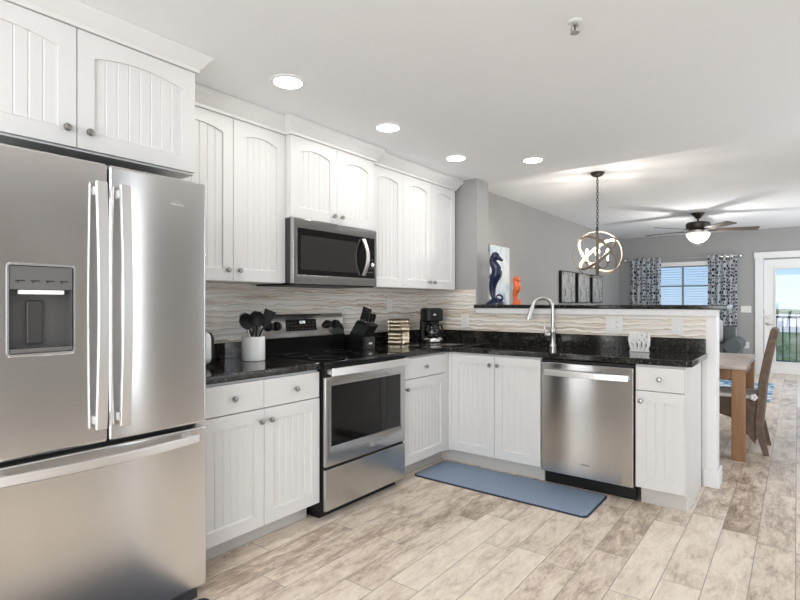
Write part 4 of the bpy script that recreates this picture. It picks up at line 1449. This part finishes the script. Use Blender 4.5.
def seahorse(label, x, y, z, h, m, base_w, flip=1, mound=True, fat=1.0):
    t_ = thing('seahorse_figurine', label, 'figurine', (x, y, z))
    # centre line from curled tail up to the crown, unit height, x to the snout side
    body = [(-0.02, 0.07), (0.07, 0.05), (0.13, 0.09), (0.135, 0.155), (0.08, 0.185), (0.03, 0.165), (0.03, 0.125), (0.07, 0.115)]
    curl = list(reversed(body))[:-1]
    trunk = [(-0.035, 0.12), (-0.06, 0.22), (-0.06, 0.34), (-0.03, 0.46), (0.015, 0.56), (0.03, 0.64), (0.0, 0.72), (-0.045, 0.80), (-0.05, 0.88), (-0.01, 0.945), (0.04, 0.955)]
    path2 = curl[:6] + [(0.0, 0.10)] + trunk
    rad = [0.010, 0.013, 0.016, 0.019, 0.022, 0.025, 0.032] + [0.044, 0.060, 0.075, 0.095, 0.112, 0.112, 0.098, 0.082, 0.072, 0.072, 0.052]
    # resample smoothly
    P, Q = [], []
    n = len(path2)
    for i in range(n - 1):
        for k in range(4):
            u = k / 4
            p0, p1, p2, p3 = (Vector(path2[max(i - 1, 0)]), Vector(path2[i]), Vector(path2[i + 1]), Vector(path2[min(i + 2, n - 1)]))
            v = 0.5 * ((2 * p1) + (-p0 + p2) * u + (2 * p0 - 5 * p1 + 4 * p2 - p3) * u * u + (-p0 + 3 * p1 - 3 * p2 + p3) * u ** 3)
            P.append(v)
            rr_ = rad[i] * (1 - u) + rad[i + 1] * u
            Q.append(rr_ * (1.0 + (0.06 if (len(P) % 2 and rr_ > 0.04) else 0)))
    f3 = lambda v: (x + flip * v[0] * h, y, z + v[1] * h)
    mb = MB().tube([f3(v) for v in P], [q * h * fat for q in Q], 14, False, 0.85)
    build('body', mb, m, t_)
    mb = MB().tube([f3((0.00, 0.915)), f3((0.07, 0.885)), f3((0.125, 0.845)), f3((0.138, 0.838))], [0.062 * h * fat, 0.040 * h * fat, 0.026 * h * fat, 0.032 * h * fat], 12)
    mb.ball(f3((-0.005, 0.925)), 0.082 * h * fat, 12, 8)
    build('head', mb, m, t_)
    mb = MB()
    for k, (a, b) in enumerate(((-0.03, 1.0), (0.01, 1.0), (-0.075, 0.965), (-0.105, 0.90))):
        mb.tube([f3((a * 0.6, 0.95)), f3((a, b))], [0.02 * h, 0.006 * h], 8)
    build('crest', mb, m, t_)
    fin = [(-0.07, 0.44), (-0.115, 0.47), (-0.125, 0.53), (-0.105, 0.58), (-0.05, 0.60)]
    build('fin', MB().prism([(x + flip * a * h, z + b * h) for a, b in fin], y - 0.006, y + 0.006, lambda p, q, tt: (p, tt, q)), m, t_)
    if mound:
        mb = MB()
        mb.lathe([(base_w, 0.0), (base_w * 0.98, 0.012 * h), (base_w * 0.72, 0.06 * h), (base_w * 0.42, 0.105 * h), (base_w * 0.18, 0.135 * h)], (x, y, z), 20)
        build('rock_base', mb, m, t_)
    else:
        build('plinth', MB().lathe([(base_w, 0.0), (base_w, 0.03 * h), (base_w * 0.8, 0.10 * h), (base_w * 0.6, 0.13 * h)], (x, y, z), 20), m, t_)
    return t_


seahorse('tall navy blue seahorse figurine on the granite ledge', 0.632, 4.27, 1.2435, 0.475, 'navy', 0.092)
seahorse('small orange seahorse figurine on the ledge beside the navy one', 0.838, 4.27, 1.2435, 0.245, 'orange', 0.038, 1, False, 1.3)

# ------------------------------------------------------------------ pictures on the living room wall
XL = -0.12
cv = thing('wall_canvas', 'pale watery blue canvas on the wall behind the navy seahorse', 'painting', (XL, 5.70, 1.4))
build('canvas', MB().box(XL + 0.001, XL + 0.03, 5.545, 6.06, 1.02, 1.945), 'canvas', cv)
build('canvas_edge', MB().box(XL + 0.001, XL + 0.031, 5.545, 6.06, 1.945, 1.953).box(XL + 0.001, XL + 0.031, 6.06, 6.066, 1.02, 1.953), 'canvas_edge', cv)
for (a, b, lb_) in ((7.86, 8.49, 'grey branch picture in a deep black frame, nearest the seahorses'), (8.62, 9.21, 'grey branch picture in a deep black frame, middle of three on the left wall'), (9.38, 9.97, 'grey branch picture in a deep black frame, nearest the curtained window')):
    p_ = thing('wall_picture', lb_, 'picture', (XL, (a + b) / 2, 1.5), 0, 'three branch pictures')
    x1 = XL + 0.045
    build('frame', MB().box(XL + 0.001, x1, a, a + 0.022, 1.26, 1.762).box(XL + 0.001, x1, b - 0.012, b, 1.26, 1.762).box(XL + 0.001, x1, a + 0.022, b - 0.012, 1.26, 1.272).box(XL + 0.001, x1, a + 0.022, b - 0.012, 1.750, 1.762), 'black', p_)
    build('print', MB().box(XL + 0.002, x1 - 0.004, a + 0.022, b - 0.012, 1.272, 1.750), 'art', p_)

# ------------------------------------------------------------------ curtains, rod, blind
rod = thing('curtain_rod', 'pale curtain rod with ball finials above the window', 'curtain rod', (1.0, YF - 0.08, 2.125))
build('pole', MB().cyl((0.02, YF - 0.08, 2.125), (1.965, YF - 0.08, 2.125), 0.011, n=12), 'silver', rod)
for xx, d_ in ((0.0, -1), (1.985, 1)):
    build('finial', MB().ball((xx, YF - 0.08, 2.125), 0.036, 16, 10), 'silver', rod)
for xx in (0.07, 1.945):
    build('bracket', MB().box(xx - 0.008, xx + 0.008, YF - 0.08, YF - 0.0005, 2.115, 2.135), 'silver', rod)


def curtain(label, x0, x1, z0, z1, folds, seed):
    rnd = random.Random(seed)
    mb = MB()
    nx_, nz_ = 90, 12
    grid = []
    ph = rnd.uniform(0, 6)
    for j in range(nz_ + 1):
        q = j / nz_
        row_ = []
        for i in range(nx_ + 1):
            u = i / nx_
            amp = 0.030 * (0.75 + 0.25 * q)
            yv = YF - 0.088 + amp * math.sin(u * folds * 2 * PI + ph + 0.25 * math.sin(3 * q + ph)) + 0.006 * math.sin(u * folds * 5.1 + 2)
            row_.append(mb.bm.verts.new((x0 + (x1 - x0) * (u + 0.004 * math.sin(9 * q + i)), yv, z1 + (z0 - z1) * q)))
        grid.append(row_)
    uvl = mb.bm.loops.layers.uv.new('UVMap')
    wide = (x1 - x0) * 1.7
    for j in range(nz_):
        for i in range(nx_):
            f_ = mb.bm.faces.new((grid[j][i], grid[j][i + 1], grid[j + 1][i + 1], grid[j + 1][i]))
            for lp, (ii, jj) in zip(f_.loops, ((i, j), (i + 1, j), (i + 1, j + 1), (i, j + 1))):
                lp[uvl].uv = (ii / nx_ * wide, jj / nz_ * (z1 - z0))
    o_ = build('curtain', mb, 'curtain')
    sd_ = o_.modifiers.new('thickness', 'SOLIDIFY')
    sd_.thickness = 0.002
    tag(o_, label, 'curtain', 'patterned curtains')
    return o_


curtain('navy and white trellis curtain on the seahorse side of the window', 0.10, 0.665, 0.58, 2.155, 6, 1)
curtain('navy and white trellis curtain on the balcony door side of the window', 1.475, 1.935, 0.58, 2.155, 5, 2)

bl = thing('window_blind', 'white horizontal slat blind open in the window', 'blind', (1.03, YF - 0.02, 0.83))
build('head_rail', MB().box(WX0 - 0.03, WX1 + 0.03, YF - 0.045, YF - 0.001, 1.975, 2.055), 'trim', bl)
mb = MB()
zz = 0.86
while zz < 1.965:
    a = R(5)
    c0, s0_ = 0.024 * math.cos(a), 0.024 * math.sin(a)
    mb._box_pts([(WX0 + 0.02, YF - 0.018 - c0, zz + s0_), (WX1 - 0.02, YF - 0.018 - c0, zz + s0_), (WX1 - 0.02, YF - 0.018 + c0, zz - s0_), (WX0 + 0.02, YF - 0.018 + c0, zz - s0_),
                 (WX0 + 0.02, YF - 0.018 - c0, zz + s0_ + 0.003), (WX1 - 0.02, YF - 0.018 - c0, zz + s0_ + 0.003), (WX1 - 0.02, YF - 0.018 + c0, zz - s0_ + 0.003), (WX0 + 0.02, YF - 0.018 + c0, zz - s0_ + 0.003)])
    zz += 0.0475
build('slats', mb, 'blind', bl)
build('ladder_cords', MB().box(0.62, 0.624, YF - 0.044, YF - 0.042, 0.84, 1.975).box(1.40, 1.404, YF - 0.044, YF - 0.042, 0.84, 1.975), 'trim', bl)
build('bottom_rail', MB().box(WX0 + 0.02, WX1 - 0.02, YF - 0.04, YF + 0.004, 0.822, 0.845), 'trim', bl)

# ------------------------------------------------------------------ sofa, rug, dining table and chair
sf = thing('sofa', 'grey rolled-arm sofa under the curtained window', 'sofa', (1.1, 10.5, 0))
build('frame', MB().box(0.25, 1.92, 9.95, 10.85, 0.08, 0.42), 'sofa', sf, bevel=0.02)
build('backrest', MB().prism([(10.62, 0.42), (10.86, 0.42), (10.92, 0.80), (10.86, 0.86), (10.74, 0.84), (10.66, 0.70)], 0.25, 1.95, lambda p, q, tt: (tt, p, q)), 'sofa', sf, bevel=0.02)
for xx in (0.22, 1.96):
    mb = MB().box(xx - 0.08, xx + 0.09, 9.93, 10.85, 0.08, 0.55)
    mb.cyl((xx + 0.02, 9.90, 0.555), (xx + 0.02, 10.86, 0.555), 0.118, n=28)
    build('arm', mb, 'sofa', sf)
for k in range(2):
    build('seat_cushion', MB().box(0.32 + k * 0.78, 1.09 + k * 0.78, 9.93, 10.62, 0.425, 0.56), 'sofa', sf, bevel=0.03, seg=3)
for xx in (0.2, 1.95):
    for yy in (10.0, 10.78):
        build('leg', MB().box(xx - 0.03, xx + 0.03, yy - 0.03, yy + 0.03, 0.0, 0.08), 'bronze', sf)
for (px_, lb_) in ((1.60, 'light grey throw pillow at the balcony-door end of the grey sofa'),):
    mb = MB()
    out = []
    for k in range(9):
        q = -1 + k / 4
        e_ = 1 - 0.12 * abs(q) ** 3
        out.append([(0.2 * e_ * cx_, 0.075 * (1 - q * q) ** 0.6 * 0 + 0.07 * q, 0.2 * e_ * cz_) for cx_, cz_ in rrect(-1 + 0.45 * abs(q) ** 4 * 0.2, 1 - 0.45 * abs(q) ** 4 * 0.2, -1, 1, 0.25)])
    mb.rings(out)
    o_ = build('throw_pillow', mb, 'sofalt', bevel=0.02)
    o_.location = (px_, 10.42, 0.775)
    o_.rotation_euler = (R(-12), 0, 0)
    tag(o_, lb_, 'pillow')

rg_ = build('area_rug', MB().box(-0.02, 2.535, 8.06, 9.85, 0.0, 0.012), 'rug')
rg_.rotation_euler = (0, 0, 0)
tag(rg_, 'blue and white patterned area rug on the living room floor', 'rug')

tb = thing('dining_table', 'wooden dining table with thick square legs behind the bar wall', 'table', (1.6, 5.5, 0))
tx0, tx1, ty0, ty1 = 0.60, 2.495, 4.88, 6.05
build('tabletop', MB().box(tx0, tx1, ty0, ty1, 0.728, 0.762), 'tabletop', tb, bevel=0.004)
build('apron', MB().box(tx0 + 0.10, tx1 - 0.09, ty0 + 0.035, ty0 + 0.06, 0.645, 0.728).box(tx0 + 0.10, tx1 - 0.09, ty1 - 0.06, ty1 - 0.035, 0.645, 0.728)
      .box(tx0 + 0.03, tx0 + 0.055, ty0 + 0.06, ty1 - 0.06, 0.645, 0.728).box(tx1 - 0.055, tx1 - 0.03, ty0 + 0.11, ty1 - 0.11, 0.645, 0.728), 'table', tb)
for lx in (tx0 + 0.01, tx1 - 0.101):
    for ly in (ty0 + 0.015, ty1 - 0.105):
        build('leg', MB().box(lx, lx + 0.091, ly, ly + 0.09, 0.0, 0.728), 'table', tb, bevel=0.003)

ch = thing('wicker_chair', 'brown woven wicker dining chair at the end of the table', 'chair', (2.42, 5.42, 0))
cy0, cy1 = 5.19, 5.66
prof = [(2.565, 0.44), (2.535, 0.30), (2.585, 0.30), (2.600, 0.44), (2.612, 0.60), (2.685, 1.035), (2.635, 1.04), (2.575, 0.64)]
prof = [(2.535, 0.10), (2.580, 0.20), (2.598, 0.40), (2.610, 0.58), (2.640, 0.76), (2.690, 1.02), (2.680, 1.040), (2.640, 1.045), (2.585, 0.78), (2.556, 0.60), (2.545, 0.44), (2.530, 0.30)]
build('backrest', MB().prism(prof, cy0, cy1, lambda p, q, tt: (p, tt, q)), 'wicker', ch, bevel=0.008)
sp = [(2.18, 0.45), (2.18, 0.33), (2.26, 0.315), (2.36, 0.285), (2.45, 0.22), (2.50, 0.13), (2.535, 0.08), (2.545, 0.45)]
build('seat', MB().prism(sp, cy0 + 0.01, cy1 - 0.01, lambda p, q, tt: (p, tt, q)), 'wicker', ch, bevel=0.006)
cu_ = build('seat_pad', MB().box(2.17, 2.54, cy0 + 0.02, cy1 - 0.02, 0.452, 0.485), 'cushion', ch, bevel=0.012, seg=3)
mb = MB()
for k in range(5):
    a = 2 * PI * k / 5
    mb.ball((2.525 + 0.014 * math.cos(a), cy0 - 0.002, 0.475 + 0.016 * math.sin(a)), 0.015, 10, 6)
build('tie_bow', mb, 'cushion', cu_)
for yy in (cy0 + 0.002, cy1 - 0.04):
    build('leg', MB().prism([(2.545, 0.16), (2.588, 0.22), (2.630, 0.0), (2.590, 0.0)], yy, yy + 0.038, lambda p, q, tt: (p, tt, q)), 'wicker', ch, bevel=0.004)
    build('leg', MB().prism([(2.18, 0.40), (2.225, 0.40), (2.22, 0.0), (2.18, 0.0)], yy, yy + 0.038, lambda p, q, tt: (p, tt, q)), 'wicker', ch, bevel=0.004)

# ------------------------------------------------------------------ ceiling fittings


def point(name, loc, power, r_, color, parent):
    d = bpy.data.lights.new(name, 'POINT')
    d.energy, d.shadow_soft_size, d.color = power, r_, color
    o_ = bpy.data.objects.new(name, d)
    o_.location = Vector(loc) - Vector(root_loc(parent))
    C.objects.link(o_)
    o_.parent = parent
    return o_


def can_light(x, y, label, z=KC):
    t_ = thing('recessed_light', label, 'ceiling light', (x, y, z), 0, 'recessed ceiling lights')
    mb = MB()
    ring = [[(rr_ * math.cos(2 * PI * k / 40), rr_ * math.sin(2 * PI * k / 40), zz) for k in range(40)] for rr_, zz in ((0.071, -0.001), (0.071, -0.007), (0.088, -0.004), (0.090, -0.0005))]
    mb.rings(ring, True, True)
    build('trim_ring', mb, 'trim', t_, local=True)
    build('lens', MB().lathe([(0.071, 0.0), (0.070, 0.003), (0.02, 0.0035)], (0, 0, -0.0065), 32), 'can', t_, local=True)
    d = bpy.data.lights.new('downlight_lamp', 'AREA')
    d.shape = 'DISK'
    d.size = 0.13
    d.energy = CAN_W
    d.color = (1.0, 0.98, 0.95)
    o_ = bpy.data.objects.new('downlight_lamp', d)
    o_.location = (0, 0, -0.012)
    C.objects.link(o_)
    o_.parent = t_
    return t_


can_light(0.776, 1.726, 'lit recessed ceiling light in front of the wall cabinet beside the fridge')
can_light(0.752, 2.559, 'lit recessed ceiling light in front of the microwave cabinet')
can_light(0.733, 3.415, 'lit recessed ceiling light near the corner wall cabinets')
can_light(1.180, 3.828, 'lit recessed ceiling light over the sink')
for x_, y_ in ((2.05, 0.15), (3.3, 0.2), (2.05, -0.9), (0.9, -0.6), (3.2, -1.1)):
    can_light(x_, y_, 'lit recessed ceiling light behind the camera, out of the picture')

sp_ = thing('sprinkler_head', 'small chrome fire sprinkler on the white kitchen ceiling', 'sprinkler', (2.113, 2.05, KC))
build('escutcheon', MB().lathe([(0.026, -0.004), (0.030, -0.001), (0.028, 0.0)], (0, 0, 0), 28), 'ceil', sp_, local=True)
build('frame_arms', MB().cyl((0, 0, -0.006), (0, 0, -0.016), 0.010).tube([(0.012, 0, -0.014), (0.016, 0, -0.028), (0.004, 0, -0.042)], 0.0025, 8).tube([(-0.012, 0, -0.014), (-0.016, 0, -0.028), (-0.004, 0, -0.042)], 0.0025, 8), 'nickel', sp_, local=True)
build('glass_bulb', MB().cyl((0, 0, -0.016), (0, 0, -0.038), 0.0025, n=8), 'bronze', sp_, local=True)
build('deflector', MB().lathe([(0.018, -0.046), (0.018, -0.044), (0.006, -0.042)], (0, 0, 0), 20), 'nickel', sp_, local=True)

# orb chandelier
OX, OY, OZ, OR = 1.19, 5.43, 1.755, 0.236
cd = thing('orb_chandelier', 'round orb chandelier of crossing bands hanging on a chain', 'chandelier', (OX, OY, LC))
build('canopy', MB().lathe([(0.02, -0.045), (0.055, -0.030), (0.068, -0.014), (0.070, -0.001)], (OX, OY, LC), 28), 'bronze', cd)
mb = MB()
zc = LC - 0.045
k = 0
while zc > OZ + OR + 0.02:
    pts_ = []
    for q in range(12):
        a = 2 * PI * q / 12
        dx = 0.010 * math.cos(a)
        dz = 0.019 * math.sin(a)
        pts_.append((OX + (dx if k % 2 else 0), OY + (0 if k % 2 else dx), zc - 0.018 + dz))
    mb.tube(pts_, 0.0035, 6, True)
    zc -= 0.030
    k += 1
build('chain', mb, 'bronze', cd)
build('stem', MB().cyl((OX, OY, OZ + OR + 0.03), (OX, OY, OZ - 0.13), 0.007, n=10), 'bronze', cd)


rv_, tv_ = Vector((0.958, 0.286, 0)), Vector((0.285, -0.955, -0.088))      # room directions of the bands' tilt


def ring_dir(a, b, c):
    return rv_ * a + Vector((0, 0, b)) + tv_ * c


pF = ring_dir(0.56, 0.16, 0.81)
for nrm, rr_ in ((ring_dir(-0.60, 0.76, 0.25).cross(pF), OR - 0.010), (ring_dir(-0.70, -0.68, 0.20).cross(pF), OR - 0.020), (ring_dir(0.12, 0.10, 1.0), OR), (ring_dir(1.0, 0.0, 0.0), OR - 0.030)):
    q_ = nrm.normalized().to_track_quat('Z', 'Y').to_matrix()
    out = []
    for k in range(72):
        a = 2 * PI * k / 72
        ring = []
        for r2, zz in ((rr_ - 0.004, -0.015), (rr_ + 0.004, -0.015), (rr_ + 0.004, 0.015), (rr_ - 0.004, 0.015)):
            v = q_ @ Vector((r2 * math.cos(a), r2 * math.sin(a), zz))
            ring.append((OX + v.x, OY + v.y, OZ + v.z))
        out.append(ring)
    build('orb_band', MB().rings(out, True, True), 'ring', cd)
hub = build('hub', MB().lathe([(0.006, -0.035), (0.022, -0.02), (0.030, 0.0), (0.018, 0.02)], (OX, OY, OZ - 0.13), 20), 'bronze', cd)
for k in range(4):
    a = R(20 + 90 * k)
    ca, sa = math.cos(a), math.sin(a)
    pth = [(OX + r_ * ca, OY + r_ * sa, OZ + z_) for r_, z_ in ((0.02, -0.13), (0.06, -0.145), (0.095, -0.12), (0.10, -0.085))]
    ar = build('arm', MB().tube(pth, 0.006, 8), 'bronze', cd)
    build('candle_cup', MB().lathe([(0.010, 0.0), (0.024, 0.010), (0.026, 0.014)], (OX + 0.10 * ca, OY + 0.10 * sa, OZ - 0.09), 16), 'bronze', ar)
    build('candle_sleeve', MB().cyl((OX + 0.10 * ca, OY + 0.10 * sa, OZ - 0.076), (OX + 0.10 * ca, OY + 0.10 * sa, OZ - 0.01), 0.011, n=14), 'candle', ar)
    build('bulb', MB().lathe([(0.007, 0.0), (0.016, 0.014), (0.019, 0.028), (0.013, 0.048), (0.003, 0.066)], (OX + 0.10 * ca, OY + 0.10 * sa, OZ - 0.010), 14), 'bulb', ar)
    point('candle_light', (OX + 0.10 * ca, OY + 0.10 * sa, OZ + 0.075), CHAND_W, 0.018, (1.0, 0.93, 0.84), cd)

# ceiling fan
FX0, FY0 = 1.646, 8.764
fn_ = thing('ceiling_fan', 'dark ceiling fan with five blades and a lit glass bowl', 'ceiling fan', (FX0, FY0, LC), R(20.5))
build('canopy', MB().lathe([(0.03, -0.085), (0.055, -0.05), (0.085, -0.02), (0.090, -0.001)], (0, 0, 0), 28), 'bronze', fn_, local=True)
build('downrod', MB().cyl((0, 0, -0.08), (0, 0, -0.145), 0.014, n=12), 'bronze', fn_, local=True)
build('motor_housing', MB().lathe([(0.10, -0.245), (0.150, -0.235), (0.160, -0.222), (0.160, -0.160), (0.145, -0.142), (0.03, -0.138)], (0, 0, 0), 36), 'bronze', fn_, local=True)
build('light_fitter', MB().lathe([(0.10, -0.300), (0.14, -0.290), (0.14, -0.262), (0.10, -0.246)], (0, 0, 0), 32), 'nickel', fn_, local=True)
build('glass_bowl', MB().lathe([(0.008, -0.44), (0.06, -0.432), (0.115, -0.398), (0.150, -0.348), (0.160, -0.305), (0.15, -0.301)], (0, 0, 0), 36), 'bowl', fn_, local=True)
build('finial', MB().lathe([(0.004, -0.470), (0.010, -0.455), (0.012, -0.44)], (0, 0, 0), 12), 'nickel', fn_, local=True)
build('pull_chain', MB().cyl((0.03, -0.05, -0.40), (0.03, -0.05, -0.50), 0.002, n=6).ball((0.03, -0.05, -0.51), 0.009, 8, 6), 'bronze', fn_, local=True)
for k in range(5):
    mtx = Matrix.Rotation(2 * PI * k / 5, 4, 'Z')
    mt_ = mtx @ Matrix.Translation((0, 0, -0.255)) @ Matrix.Rotation(R(-10), 4, 'X')
    mb = MB().prism([(0.22, -0.050), (0.32, -0.065), (0.74, -0.075), (0.775, -0.06), (0.78, 0.06), (0.745, 0.075), (0.32, 0.065), (0.22, 0.050)], -0.004, 0.004, lambda p, q, tt: (p, q, tt)).rot(mt_)
    bd = build('blade', mb, 'fanblade', fn_, local=True)
    build('blade_iron', MB().box(0.12, 0.25, -0.018, 0.018, -0.012, -0.005).rot(mt_), 'bronze', bd, local=True)
d = bpy.data.lights.new('fan_lamp', 'POINT')
d.energy, d.shadow_soft_size, d.color = FAN_W, 0.05, (1, 0.96, 0.9)
o_ = bpy.data.objects.new('fan_lamp', d)
C.objects.link(o_)
o_.parent = fn_
o_.location = (0, 0, -0.53)

bpy.context.view_layer.update()
